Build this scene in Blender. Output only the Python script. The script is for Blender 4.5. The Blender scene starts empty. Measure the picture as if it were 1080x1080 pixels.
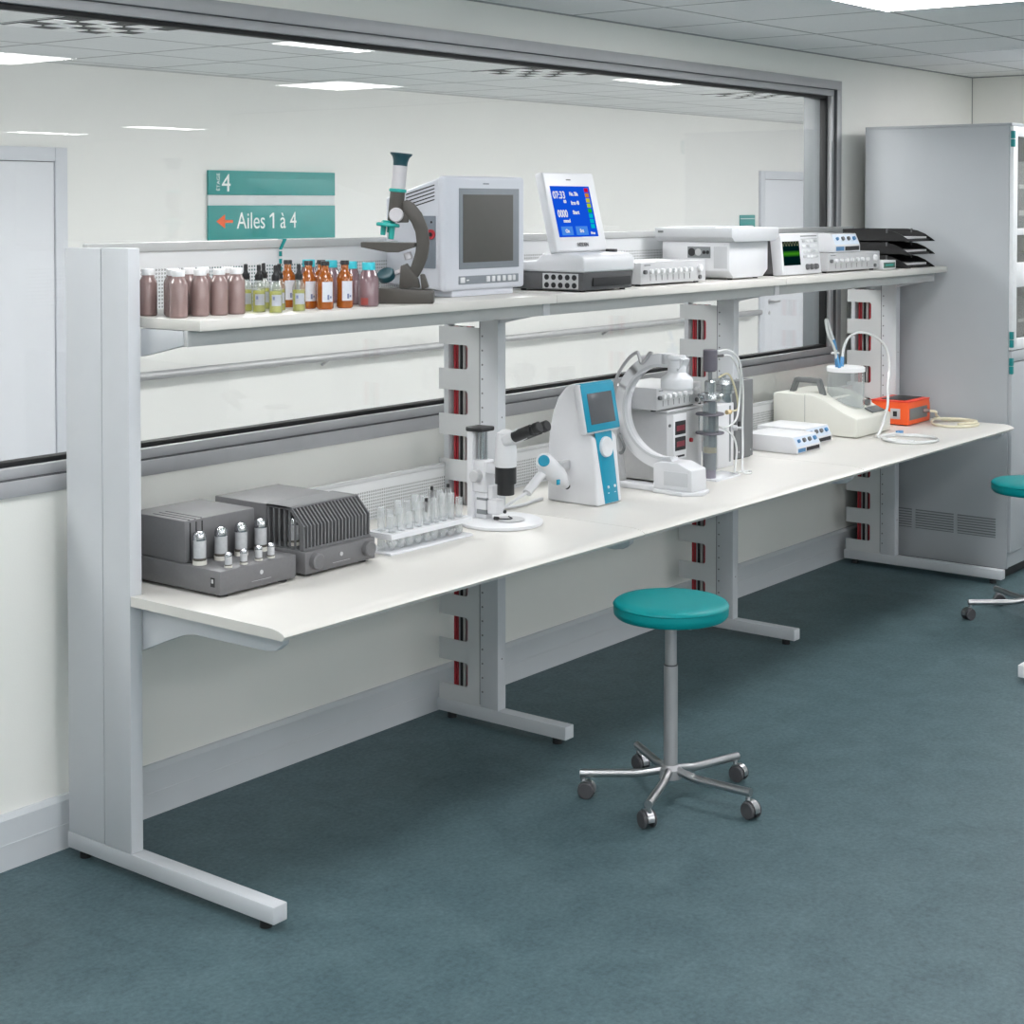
import bpy, bmesh, math, random
from mathutils import Vector, Matrix
random.seed(11)
SC = bpy.context.scene
COL = SC.collection
PI = math.pi
W = 0.75       # worktop height
S = 1.482      # upper shelf height
ORG = {}

# ------------------------------------------------------------------ materials
def lin(c):
    if isinstance(c, (int, float)): c = (c, c, c)
    out = []
    for v in c[:3]:
        v = v / 255.0
        out.append(v / 12.92 if v <= 0.04045 else ((v + 0.055) / 1.055) ** 2.4)
    return (*out, 1.0)

def nt_new(name):
    m = bpy.data.materials.new(name); m.use_nodes = True
    t = m.node_tree; t.nodes.clear()
    o = t.nodes.new('ShaderNodeOutputMaterial')
    return m, t, o

def math_n(t, op, a, b=None, c=None):
    n = t.nodes.new('ShaderNodeMath'); n.operation = op
    for i, v in enumerate((a, b, c)):
        if v is None: continue
        if isinstance(v, (int, float)): n.inputs[i].default_value = v
        else: t.links.new(v, n.inputs[i])
    return n.outputs[0]

def mat(name, col, rough=0.5, metal=0.0, var=0.05, scale=40.0, bump=0.0, bscale=300.0, coat=0.0,
        trans=0.0, ior=1.45, emis=None, estr=0.0, alpha=1.0, detail=3.0, spec=0.5):
    m, t, o = nt_new(name)
    b = t.nodes.new('ShaderNodeBsdfPrincipled')
    c = lin(col)
    tc = t.nodes.new('ShaderNodeTexCoord')
    nz = t.nodes.new('ShaderNodeTexNoise'); nz.inputs['Scale'].default_value = scale
    nz.inputs['Detail'].default_value = detail
    t.links.new(tc.outputs['Object'], nz.inputs['Vector'])
    mx = t.nodes.new('ShaderNodeMix'); mx.data_type = 'RGBA'
    mx.inputs[6].default_value = tuple(max(0, v * (1 - var)) for v in c[:3]) + (1,)
    mx.inputs[7].default_value = tuple(min(1, v * (1 + var)) for v in c[:3]) + (1,)
    t.links.new(nz.outputs['Fac'], mx.inputs[0])
    t.links.new(mx.outputs[2], b.inputs['Base Color'])
    b.inputs['Roughness'].default_value = rough
    b.inputs['Metallic'].default_value = metal
    b.inputs['Coat Weight'].default_value = coat
    b.inputs['Specular IOR Level'].default_value = spec
    b.inputs['Transmission Weight'].default_value = trans
    b.inputs['IOR'].default_value = ior
    b.inputs['Alpha'].default_value = alpha
    if emis is not None:
        b.inputs['Emission Color'].default_value = lin(emis)
        b.inputs['Emission Strength'].default_value = estr
    if bump > 0:
        n2 = t.nodes.new('ShaderNodeTexNoise'); n2.inputs['Scale'].default_value = bscale
        t.links.new(tc.outputs['Object'], n2.inputs['Vector'])
        bp = t.nodes.new('ShaderNodeBump'); bp.inputs['Strength'].default_value = bump
        bp.inputs['Distance'].default_value = 0.002
        t.links.new(n2.outputs['Fac'], bp.inputs['Height'])
        t.links.new(bp.outputs['Normal'], b.inputs['Normal'])
    t.links.new(b.outputs[0], o.inputs[0])
    return m

def glass_mat(name, tint=(250, 252, 252), k=1.0, rough=0.0, body=0.0, bodycol=(220, 225, 225)):
    """thin architectural glass: clear where you look through, mirror by Fresnel"""
    m, t, o = nt_new(name)
    geo = t.nodes.new('ShaderNodeNewGeometry')
    ior = math_n(t, 'MULTIPLY_ADD', geo.outputs['Backfacing'], (1 / 1.5 - 1.5), 1.5)
    fr = t.nodes.new('ShaderNodeFresnel'); t.links.new(ior, fr.inputs['IOR'])
    f = math_n(t, 'MULTIPLY', fr.outputs[0], k)
    tr = t.nodes.new('ShaderNodeBsdfTransparent'); tr.inputs[0].default_value = lin(tint)
    gl = t.nodes.new('ShaderNodeBsdfGlossy'); gl.inputs['Roughness'].default_value = rough
    mx = t.nodes.new('ShaderNodeMixShader')
    t.links.new(f, mx.inputs[0])
    base = tr.outputs[0]
    if body > 0:
        df = t.nodes.new('ShaderNodeBsdfDiffuse'); df.inputs[0].default_value = lin(bodycol)
        m2 = t.nodes.new('ShaderNodeMixShader'); m2.inputs[0].default_value = body
        t.links.new(tr.outputs[0], m2.inputs[1]); t.links.new(df.outputs[0], m2.inputs[2])
        base = m2.outputs[0]
    t.links.new(base, mx.inputs[1]); t.links.new(gl.outputs[0], mx.inputs[2])
    t.links.new(mx.outputs[0], o.inputs[0])
    return m

def perforated_mat(name, col, pitch, rad, z0, z1):
    m, t, o = nt_new(name)
    tc = t.nodes.new('ShaderNodeTexCoord')
    sp = t.nodes.new('ShaderNodeSeparateXYZ'); t.links.new(tc.outputs['Object'], sp.inputs[0])
    fx = math_n(t, 'SUBTRACT', math_n(t, 'FRACT', math_n(t, 'DIVIDE', sp.outputs[0], pitch)), 0.5)
    fz = math_n(t, 'SUBTRACT', math_n(t, 'FRACT', math_n(t, 'DIVIDE', sp.outputs[2], pitch)), 0.5)
    d = math_n(t, 'SQRT', math_n(t, 'ADD', math_n(t, 'MULTIPLY', fx, fx), math_n(t, 'MULTIPLY', fz, fz)))
    hole = math_n(t, 'LESS_THAN', d, 0.62 * rad / pitch)
    edge = math_n(t, 'LESS_THAN', d, rad / pitch)
    inz = math_n(t, 'MULTIPLY', math_n(t, 'GREATER_THAN', sp.outputs[2], z0), math_n(t, 'LESS_THAN', sp.outputs[2], z1))
    f = math_n(t, 'MULTIPLY', hole, inz)
    b = t.nodes.new('ShaderNodeBsdfPrincipled')
    mc = t.nodes.new('ShaderNodeMix'); mc.data_type = 'RGBA'
    t.links.new(math_n(t, 'MULTIPLY', edge, inz), mc.inputs[0]); mc.inputs[6].default_value = lin(col); mc.inputs[7].default_value = lin((112, 116, 118))  # dark ring paints the shade in each hole's thickness
    t.links.new(mc.outputs[2], b.inputs['Base Color'])
    b.inputs['Roughness'].default_value = 0.4
    tr = t.nodes.new('ShaderNodeBsdfTransparent')
    mx = t.nodes.new('ShaderNodeMixShader')
    t.links.new(f, mx.inputs[0]); t.links.new(b.outputs[0], mx.inputs[1]); t.links.new(tr.outputs[0], mx.inputs[2])
    t.links.new(mx.outputs[0], o.inputs[0])
    return m

def ceiling_mat(name, col, line, x0, sx, y0, sy, w):
    m, t, o = nt_new(name)
    geo = t.nodes.new('ShaderNodeTexCoord')
    sp = t.nodes.new('ShaderNodeSeparateXYZ'); t.links.new(geo.outputs['Object'], sp.inputs[0])
    def band(v, a, s):
        f = math_n(t, 'FRACT', math_n(t, 'DIVIDE', math_n(t, 'SUBTRACT', v, a - w / 2), s))
        return math_n(t, 'LESS_THAN', f, w / s)
    g = math_n(t, 'MAXIMUM', band(sp.outputs[0], x0, sx), band(sp.outputs[1], y0, sy))
    nz = t.nodes.new('ShaderNodeTexNoise'); nz.inputs['Scale'].default_value = 90
    t.links.new(geo.outputs['Object'], nz.inputs['Vector'])
    c = lin(col)
    m1 = t.nodes.new('ShaderNodeMix'); m1.data_type = 'RGBA'
    m1.inputs[6].default_value = tuple(v * 0.95 for v in c[:3]) + (1,); m1.inputs[7].default_value = tuple(min(1, v * 1.05) for v in c[:3]) + (1,)
    t.links.new(nz.outputs['Fac'], m1.inputs[0])
    m2 = t.nodes.new('ShaderNodeMix'); m2.data_type = 'RGBA'
    t.links.new(g, m2.inputs[0]); t.links.new(m1.outputs[2], m2.inputs[6]); m2.inputs[7].default_value = lin(line)
    b = t.nodes.new('ShaderNodeBsdfPrincipled'); b.inputs['Roughness'].default_value = 0.9
    t.links.new(m2.outputs[2], b.inputs['Base Color']); t.links.new(b.outputs[0], o.inputs[0])
    return m

def floor_mat(name):
    m, t, o = nt_new(name)
    tc = t.nodes.new('ShaderNodeTexCoord')
    def nz(s, d=6, r=0.6, dist=0.0):
        n = t.nodes.new('ShaderNodeTexNoise'); n.inputs['Scale'].default_value = s
        n.inputs['Detail'].default_value = d; n.inputs['Roughness'].default_value = r
        n.inputs['Distortion'].default_value = dist
        t.links.new(tc.outputs['Object'], n.inputs['Vector']); return n.outputs['Fac']
    a = nz(7, 8, 0.7, 0.4); b_ = nz(70, 5, 0.7)
    mixf = math_n(t, 'ADD', math_n(t, 'MULTIPLY', a, 0.42), math_n(t, 'MULTIPLY', b_, 0.58))
    cr = t.nodes.new('ShaderNodeValToRGB'); t.links.new(mixf, cr.inputs[0])
    cr.color_ramp.elements[0].position = 0.34; cr.color_ramp.elements[0].color = lin((54, 75, 81))
    cr.color_ramp.elements[1].position = 0.66; cr.color_ramp.elements[1].color = lin((91, 113, 118))
    b = t.nodes.new('ShaderNodeBsdfPrincipled'); t.links.new(cr.outputs[0], b.inputs['Base Color'])
    b.inputs['Roughness'].default_value = 0.5; b.inputs['Specular IOR Level'].default_value = 0.3
    bp = t.nodes.new('ShaderNodeBump'); bp.inputs['Strength'].default_value = 0.15; bp.inputs['Distance'].default_value = 0.002
    t.links.new(b_, bp.inputs['Height']); t.links.new(bp.outputs[0], b.inputs['Normal'])
    t.links.new(b.outputs[0], o.inputs[0])
    return m

def emit_mat(name, col, strength):
    m, t, o = nt_new(name)
    e = t.nodes.new('ShaderNodeEmission'); e.inputs[0].default_value = lin(col); e.inputs[1].default_value = strength
    t.links.new(e.outputs[0], o.inputs[0]); return m

def scope_screen_mat(name):
    m, t, o = nt_new(name)
    tc = t.nodes.new('ShaderNodeTexCoord'); sp = t.nodes.new('ShaderNodeSeparateXYZ')
    t.links.new(tc.outputs['Object'], sp.inputs[0])
    # green trace with a glow under it, a lit wave above
    z = math_n(t, 'SUBTRACT', sp.outputs[2], 0.092)
    g = math_n(t, 'SUBTRACT', 1.0, math_n(t, 'MULTIPLY', math_n(t, 'ABSOLUTE', z), 75.0)); g = math_n(t, 'MAXIMUM', g, 0.0)
    wv = math_n(t, 'MULTIPLY', math_n(t, 'SINE', math_n(t, 'MULTIPLY', sp.outputs[0], 260.0)), 0.008)
    z2 = math_n(t, 'SUBTRACT', math_n(t, 'SUBTRACT', sp.outputs[2], 0.133), wv)
    g2 = math_n(t, 'LESS_THAN', math_n(t, 'ABSOLUTE', z2), 0.002)
    cb = t.nodes.new('ShaderNodeCombineColor')
    t.links.new(math_n(t, 'ADD', math_n(t, 'MULTIPLY', g2, 0.35), math_n(t, 'MULTIPLY', g, 0.05)), cb.inputs[0])
    t.links.new(math_n(t, 'ADD', math_n(t, 'ADD', math_n(t, 'MULTIPLY', g, 0.28), math_n(t, 'MULTIPLY', g2, 0.35)), 0.012), cb.inputs[1])
    t.links.new(math_n(t, 'ADD', math_n(t, 'MULTIPLY', g2, 0.2), 0.012), cb.inputs[2])
    e = t.nodes.new('ShaderNodeEmission'); t.links.new(cb.outputs[0], e.inputs[0]); e.inputs[1].default_value = 0.65
    t.links.new(e.outputs[0], o.inputs[0]); return m

M = {}
M['wall'] = mat('wall_paint', (238, 238, 233), 0.75, var=0.02, scale=6, bump=0.12, bscale=220)
M['far_wall'] = mat('far_wall_paint', (232, 232, 230), 0.8, var=0.015, scale=5)
M['floor'] = floor_mat('teal_linoleum')
M['floor_far'] = mat('pale_bounce_vinyl', (165, 168, 170), 0.5, var=0.06, scale=12)  # unseen floor made pale to bounce light onto the ceiling
M['ceil'] = ceiling_mat('ceiling_tiles', (242, 243, 243), (165, 167, 168), 5.21, 0.608, -0.42, 0.6, 0.016)
M['ceil_far'] = ceiling_mat('far_ceiling_tiles', (228, 230, 231), (135, 138, 139), 5.222, 0.605, 2.62, 0.595, 0.016)
M['lamp'] = emit_mat('lamp_diffuser', (252, 251, 252), 14.0)
M['lamp_bright'] = emit_mat('lamp_diffuser_bright', (252, 251, 252), 22.0)
M['lamp_rear_fill'] = emit_mat('lamp_diffuser_rear_fill', (252, 251, 252), 15.0)
M['lamp_far_fill'] = emit_mat('lamp_diffuser_far_fill', (252, 251, 252), 30.0)
M['lampframe'] = mat('lamp_frame', (225, 228, 230), 0.5)
M['base'] = mat('baseboard_paint', (205, 209, 213), 0.45, var=0.02, scale=9)
M['alu'] = mat('window_aluminium', (176, 177, 180), 0.45, metal=0.3, var=0.06, scale=18)
M['alu2'] = mat('window_aluminium_light', (178, 179, 182), 0.48, metal=0.3, var=0.05, scale=18)
M['gasket'] = mat('black_gasket', (22, 23, 25), 0.6)
M['glass'] = glass_mat('window_glass', (250, 251, 250), 1.0)
M['jamb'] = mat('jamb_paint', (122, 127, 131), 0.5, var=0.02)
M['steel'] = mat('powder_coated_steel', (200, 203, 207), 0.42, var=0.025, scale=14, bump=0.03, bscale=900)
M['steel2'] = mat('powder_coated_sheet', (205, 207, 208), 0.45, var=0.03, scale=14, bump=0.03, bscale=900)
M['top'] = mat('worktop_laminate', (210, 208, 203), 0.38, var=0.015, scale=20)
M['junction_line'] = mat('junction_shade_grey', (150, 152, 153), 0.5)  # grey of the painted shadow lines at wall and ceiling junctions
M['gap'] = mat('shadow_gap_grey', (84, 86, 89), 0.6)
M['rim'] = mat('rail_grey', (186, 188, 188), 0.4, var=0.03)
M['perf'] = perforated_mat('perforated_sheet', (226, 228, 230), 0.0105, 0.0031, 0.0, 0.118)
M['perf_low'] = perforated_mat('perforated_sheet_low', (226, 228, 229), 0.0105, 0.0031, 0.0, 0.096)
M['black'] = mat('black_plastic', (32, 33, 35), 0.45, var=0.1, scale=60)
M['hole'] = mat('dark_hole', (112, 114, 116), 0.8)
M['red'] = mat('red_cable', (170, 42, 52), 0.45)
M['cablegrey'] = mat('grey_cable', (175, 175, 175), 0.5)
M['cableblk'] = mat('black_cable', (32, 32, 34), 0.5)
M['teal'] = mat('teal_leather', (0, 134, 137), 0.42, var=0.03, scale=30, bump=0.06, bscale=700, spec=0.3)
M['chrome'] = mat('brushed_chrome', (190, 190, 192), 0.28, metal=1.0, var=0.05, scale=25)
M['chrome_dull'] = mat('satin_steel', (178, 178, 180), 0.4, metal=0.6, var=0.05, scale=25)
M['wheel'] = mat('caster_rubber', (75, 75, 78), 0.55)
M['sign'] = mat('sign_teal', (43, 140, 138), 0.4, var=0.03, scale=5)
M['signgrey'] = mat('sign_white_strip', (208, 212, 214), 0.5)
M['white'] = mat('white_plastic', (217, 218, 221), 0.38, var=0.015)
M['white_txt'] = mat('white_lettering', (240, 242, 242), 0.6)
M['orange_txt'] = mat('orange_arrow', (235, 100, 52), 0.6)
M['door'] = mat('door_paint', (220, 222, 228), 0.5, var=0.015, scale=4)
M['doorframe'] = mat('door_frame_paint', (206, 209, 216), 0.5, var=0.015, scale=4)
M['ampgrey'] = mat('amplifier_grey_metal', (112, 112, 114), 0.55, metal=0.15, var=0.08, scale=120, bump=0.05, bscale=1200)
M['ampdark'] = mat('amplifier_dark_metal', (112, 113, 115), 0.55, metal=0.15, var=0.08, scale=120)
M['slot'] = mat('slot_shade_and_dark_parts', (40, 41, 43), 0.7)  # paints the shade inside slots; also the dark of displays and switches
M['tube'] = mat('vacuum_tube_glass', (196, 198, 201), 0.15, metal=0.1, var=0.15, scale=90, coat=0.6)
M['tubetop'] = mat('getter_silver', (190, 192, 196), 0.1, metal=1.0)
M['tubebase'] = mat('tube_socket_cream', (214, 212, 204), 0.4)
M['tubeband'] = mat('tube_band', (92, 88, 82), 0.4, metal=0.4)
M['mauve'] = mat('mauve_bottle', (136, 114, 111), 0.25, var=0.06, scale=30, coat=0.5)
M['mauve2'] = mat('mauve_liquid_bottle', (150, 122, 128), 0.12, var=0.1, scale=30, coat=0.6, trans=0.35)
M['mauvered'] = mat('red_sediment', (150, 70, 66), 0.4)
M['capwhite'] = mat('white_cap', (240, 241, 242), 0.45)
M['cyan'] = mat('cyan_cap', (60, 190, 205), 0.4)
M['yellow'] = glass_mat('yellow_liquid', (246, 244, 150), 1.0, 0.05, 0.45, (232, 228, 110))
M['clear'] = glass_mat('clear_vial_glass', (238, 242, 240), 1.2, 0.03, 0.12, (225, 230, 228))
M['amber'] = mat('amber_glass', (178, 96, 30), 0.1, var=0.25, scale=30, coat=0.6, trans=0.35)
M['labelwhite'] = mat('paper_label', (206, 210, 218), 0.6, var=0.08, scale=140)
M['labelgrey'] = mat('grey_label', (172, 176, 186), 0.6, var=0.1, scale=140)
M['labelink'] = mat('label_ink', (112, 122, 156), 0.7)
M['mic'] = mat('microscope_dark_plastic', (74, 71, 67), 0.5, var=0.08, scale=60)
M['mictube'] = mat('microscope_tube_grey', (196, 194, 198), 0.4)
M['micteal'] = mat('microscope_teal', (40, 160, 152), 0.4)
M['micdeep'] = mat('microscope_deep_teal', (26, 70, 80), 0.4)
M['crt'] = mat('monitor_shell', (208, 211, 219), 0.42, var=0.015)
M['crtglass'] = mat('monitor_screen', (84, 83, 80), 0.55)
M['crtbezel'] = mat('monitor_bezel_grey', (128, 134, 141), 0.45)
M['crtside'] = mat('monitor_side_grey', (120, 128, 138), 0.5)
M['dark'] = mat('dark_grey_plastic', (84, 84, 86), 0.45, var=0.06, scale=60)
M['screen'] = emit_mat('screen_blue', (22, 92, 238), 0.65)
M['scr_l'] = emit_mat('screen_light_blue', (80, 150, 250), 0.65)
M['scr_w'] = emit_mat('screen_white', (245, 248, 255), 0.65)
SCRC = [emit_mat('screen_bar_%s' % n, c, 0.65) for n, c in (('red', (215, 20, 60)), ('orange', (225, 140, 50)), ('yellow', (215, 205, 60)), ('lime', (190, 215, 50)), ('green', (30, 190, 60)), ('cyan', (0, 195, 220)))]
M['knobbox'] = mat('instrument_light_grey', (188, 189, 191), 0.4, var=0.04, scale=50)
M['knob'] = mat('knob_pale', (226, 227, 228), 0.35)
M['knobdark'] = mat('knob_dark', (96, 97, 99), 0.4)
M['tray'] = mat('scale_tray', (198, 200, 203), 0.35, var=0.02)
M['scopescr'] = scope_screen_mat('oscilloscope_screen')
M['greenlcd'] = mat('green_display', (70, 105, 92), 0.3)
M['bluepanel'] = mat('pale_blue_panel', (206, 218, 232), 0.4)
M['bluelab'] = mat('blue_label', (74, 126, 170), 0.5)
M['letter'] = mat('black_tray_plastic', (24, 24, 25), 0.5, var=0.1, scale=60)
M['paper'] = mat('paper_sheet', (214, 214, 214), 0.8)
M['cab'] = mat('cabinet_steel', (178, 182, 186), 0.45, var=0.02, scale=9, bump=0.03, bscale=700)
M['cabwhite'] = mat('cabinet_white', (236, 238, 240), 0.4)
M['hinge'] = mat('hinge_teal', (20, 132, 134), 0.4)
M['vent'] = mat('vent_grey', (126, 130, 133), 0.5)
M['tglass'] = glass_mat('test_tube_glass', (251, 252, 252), 1.0, 0.02, 0.16, (250, 251, 252))
M['rack'] = mat('acrylic_rack', (226, 228, 232), 0.2, var=0.03, coat=0.4)
M['devteal'] = mat('analyser_teal', (20, 138, 168), 0.35, var=0.02)
M['devscr'] = mat('analyser_screen', (82, 84, 88), 0.25)
M['redled'] = mat('red_led_display', (104, 52, 60), 0.3, emis=(190, 40, 60), estr=0.06)
M['steelbright'] = mat('polished_steel', (186, 190, 192), 0.18, metal=0.9, var=0.05)
M['vessel'] = glass_mat('vessel_glass', (226, 232, 232), 1.6, 0.05, 0.35, (176, 184, 186))
M['purple'] = mat('grey_purple_sediment', (128, 124, 136), 0.5, var=0.2, scale=90)
M['sand'] = mat('sand_layer', (218, 196, 152), 0.6)
M['ironpurple'] = mat('dark_clamp', (104, 101, 110), 0.45, metal=0.2)
M['darkpanel'] = mat('dark_panel', (108, 110, 112), 0.5, var=0.06, scale=60)
M['hose'] = mat('clear_hose', (226, 228, 228), 0.2, coat=0.5)
M['hose_y'] = mat('yellowish_hose', (212, 204, 172), 0.25, coat=0.4)
M['cream'] = mat('cream_plastic', (218, 218, 210), 0.45, var=0.015)
M['handle'] = mat('grey_handle', (112, 115, 116), 0.5)
M['frost'] = glass_mat('frosted_container', (240, 243, 243), 1.2, 0.08, 0.2, (240, 243, 243))
M['bluetip'] = mat('blue_tip', (88, 150, 200), 0.3, coat=0.3)
M['orange'] = mat('orange_plastic', (240, 96, 44), 0.42, var=0.02)
M['orangered'] = mat('orange_red_plastic', (226, 66, 44), 0.45, var=0.02)
M['beige'] = mat('beige_cable', (226, 220, 196), 0.5)
M['banding'] = mat('teal_banding', (26, 140, 140), 0.5)
M['eggblack'] = mat('vent_black', (26, 27, 28), 0.6)
M['mirror'] = mat('vent_louvre_white', (238, 240, 242), 0.35)

# ------------------------------------------------------------------ mesh builder
class MB:
    def __init__(s): s.bm = bmesh.new()
    def _merge(s, b, mi=0, mtx=None):
        if mtx is not None: bmesh.ops.transform(b, matrix=mtx, verts=b.verts[:])
        vm = {}
        for v in b.verts: vm[v] = s.bm.verts.new(v.co)
        for f in b.faces:
            try:
                nf = s.bm.faces.new([vm[v] for v in f.verts]); nf.material_index = mi
            except ValueError: pass
        b.free(); return s
    def box(s, x0, x1, y0, y1, z0, z1, bev=0.0, seg=2, m=0, mtx=None):
        b = bmesh.new()
        bmesh.ops.create_cube(b, size=1.0)
        for v in b.verts:
            v.co = Vector((x0 + (v.co.x + .5) * (x1 - x0), y0 + (v.co.y + .5) * (y1 - y0), z0 + (v.co.z + .5) * (z1 - z0)))
        if bev > 0:
            bmesh.ops.bevel(b, geom=b.edges[:], offset=min(bev, 0.49 * min(x1 - x0, y1 - y0, z1 - z0)), segments=seg, profile=0.5, affect='EDGES')
        return s._merge(b, m, mtx)
    def prism(s, pts, axis, a0, a1, bev=0.0, seg=2, m=0, mtx=None):
        """pts: polygon; axis x -> (y,z), y -> (x,z), z -> (x,y)"""
        b = bmesh.new()
        def P(p, a): return {'x': (a, p[0], p[1]), 'y': (p[0], a, p[1]), 'z': (p[0], p[1], a)}[axis]
        va = [b.verts.new(P(p, a0)) for p in pts]; vb = [b.verts.new(P(p, a1)) for p in pts]
        n = len(pts)
        b.faces.new(va); b.faces.new(vb[::-1])
        for i in range(n): b.faces.new((va[i], vb[i], vb[(i + 1) % n], va[(i + 1) % n]))
        bmesh.ops.recalc_face_normals(b, faces=b.faces[:])
        if bev > 0: bmesh.ops.bevel(b, geom=b.edges[:], offset=bev, segments=seg, profile=0.5, affect='EDGES')
        return s._merge(b, m, mtx)
    def lathe(s, prof, c=(0, 0, 0), n=28, m=0, mtx=None, axis=None):
        """prof [(r,h)...] bottom to top, closed at the ends when r==0; axis optional direction"""
        b = bmesh.new(); rings = []
        for r, h in prof:
            if r < 1e-6: rings.append([b.verts.new((0, 0, h))])
            else: rings.append([b.verts.new((r * math.cos(2 * PI * k / n), r * math.sin(2 * PI * k / n), h)) for k in range(n)])
        for A, B in zip(rings[:-1], rings[1:]):
            for k in range(n):
                k2 = (k + 1) % n
                if len(A) == 1 and len(B) == 1: continue
                if len(A) == 1: b.faces.new((A[0], B[k2], B[k]))
                elif len(B) == 1: b.faces.new((A[k], A[k2], B[0]))
                else: b.faces.new((A[k], A[k2], B[k2], B[k]))
        bmesh.ops.recalc_face_normals(b, faces=b.faces[:])
        if axis is not None:
            q = Vector((0, 0, 1)).rotation_difference(Vector(axis).normalized()).to_matrix().to_4x4()
            bmesh.ops.transform(b, matrix=q, verts=b.verts[:])
        bmesh.ops.translate(b, vec=Vector(c), verts=b.verts[:])
        return s._merge(b, m, mtx)
    def cyl(s, p0, p1, r0, r1=None, n=20, m=0, bev=0.0, mtx=None):
        p0 = Vector(p0); p1 = Vector(p1); r1 = r0 if r1 is None else r1
        L = (p1 - p0).length
        if bev > 0: prof = [(0, 0), (r0 - bev, 0), (r0, bev), (r1, L - bev), (r1 - bev, L), (0, L)]
        else: prof = [(0, 0), (r0, 0), (r1, L), (0, L)]
        return s.lathe(prof, p0, n, m, mtx, axis=(p1 - p0))
    def tube(s, pts, r, n=8, m=0, sub=6, closed=False):
        P = [Vector(p) for p in pts]
        if sub > 1:
            Q = []; N = len(P); rng = N if closed else N - 1
            for i in range(rng):
                g = lambda k: P[k % N] if closed else P[max(0, min(N - 1, k))]
                p0, p1, p2, p3 = g(i - 1), g(i), g(i + 1), g(i + 2)
                for j in range(sub):
                    t = j / sub
                    Q.append(0.5 * ((2 * p1) + (p2 - p0) * t + (2 * p0 - 5 * p1 + 4 * p2 - p3) * t * t + (3 * p1 - p0 - 3 * p2 + p3) * t ** 3))
            if not closed: Q.append(P[-1])
            P = Q
        b = bmesh.new(); rings = []; N = len(P)
        up = None
        for i in range(N):
            if closed: d = P[(i + 1) % N] - P[i - 1]
            else: d = P[min(i + 1, N - 1)] - P[max(i - 1, 0)]
            if d.length < 1e-9: d = Vector((0, 0, 1))
            d.normalize()
            if up is None: up = d.orthogonal().normalized()
            up = (up - d * up.dot(d))
            if up.length < 1e-6: up = d.orthogonal()
            up.normalize(); w = d.cross(up)
            rings.append([b.verts.new(P[i] + r * (up * math.cos(2 * PI * k / n) + w * math.sin(2 * PI * k / n))) for k in range(n)])
        rr = range(N if closed else N - 1)
        for i in rr:
            A = rings[i]; B = rings[(i + 1) % N]
            for k in range(n): b.faces.new((A[k], A[(k + 1) % n], B[(k + 1) % n], B[k]))
        if not closed:
            b.faces.new(rings[0][::-1]); b.faces.new(rings[-1])
        bmesh.ops.recalc_face_normals(b, faces=b.faces[:])
        return s._merge(b, m)
    def build(s, name, mats, parent=None, org=None, smooth=True, angle=35):
        if org is None: org = ORG.get(parent.name, Vector((0, 0, 0))) if parent else Vector((0, 0, 0))
        org = Vector(org)
        bmesh.ops.recalc_face_normals(s.bm, faces=s.bm.faces[:])
        bmesh.ops.translate(s.bm, vec=-org, verts=s.bm.verts[:])
        me = bpy.data.meshes.new(name); s.bm.to_mesh(me); s.bm.free()
        if not isinstance(mats, (list, tuple)): mats = [mats]
        for m in mats: me.materials.append(M[m] if isinstance(m, str) else m)
        if smooth:
            me.polygons.foreach_set('use_smooth', [True] * len(me.polygons))
            me.set_sharp_from_angle(angle=math.radians(angle))
        o = bpy.data.objects.new(name, me); COL.objects.link(o)
        if parent: o.parent = parent
        else: o.location = org
        ORG[o.name] = org
        return o

def thing(name, label, cat, loc, group=None):
    o = bpy.data.objects.new(name, None); COL.objects.link(o)
    o.empty_display_size = 0.05; o.location = loc
    o['label'] = label; o['category'] = cat
    if group: o['group'] = group
    ORG[o.name] = Vector(loc)
    return o
def tag(o, label, cat, group=None, kind=None):
    o['label'] = label; o['category'] = cat
    if group: o['group'] = group
    if kind: o['kind'] = kind
    return o
def struct(o):
    o['kind'] = 'structure'; return o
def dup(root, loc, label=None, group=None, rotz=None):
    r = root.copy(); COL.objects.link(r); r.location = loc
    if rotz is not None: r.rotation_euler = (0, 0, rotz)
    if label: r['label'] = label
    if group: r['group'] = group
    for ch in list(root.children):
        c = ch.copy(); COL.objects.link(c); c.parent = r
        for g in list(ch.children):
            d = g.copy(); COL.objects.link(d); d.parent = c
    return r
def text(name, body, size, loc, rot, material, parent, extrude=0.0004, sx=1.0, align='LEFT'):
    cu = bpy.data.curves.new('lettering_curve', 'FONT'); cu.body = body; cu.size = size; cu.extrude = extrude
    cu.align_x = align
    tmp = bpy.data.objects.new('lettering_tmp', cu); COL.objects.link(tmp)
    bpy.context.view_layer.update()
    me = bpy.data.meshes.new_from_object(tmp.evaluated_get(bpy.context.evaluated_depsgraph_get()))
    bpy.data.objects.remove(tmp); bpy.data.curves.remove(cu)
    me.materials.clear(); me.materials.append(M[material])
    org = ORG.get(parent.name, Vector((0, 0, 0)))
    mt = Matrix.Translation(Vector(loc) - org) @ rot @ Matrix.Diagonal((sx, 1, 1, 1))
    me.transform(mt)
    o = bpy.data.objects.new(name, me); COL.objects.link(o); o.parent = parent; ORG[o.name] = org
    return o
FRONT = Matrix.Rotation(PI / 2, 4, 'X')       # lettering facing the room (-y)

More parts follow.
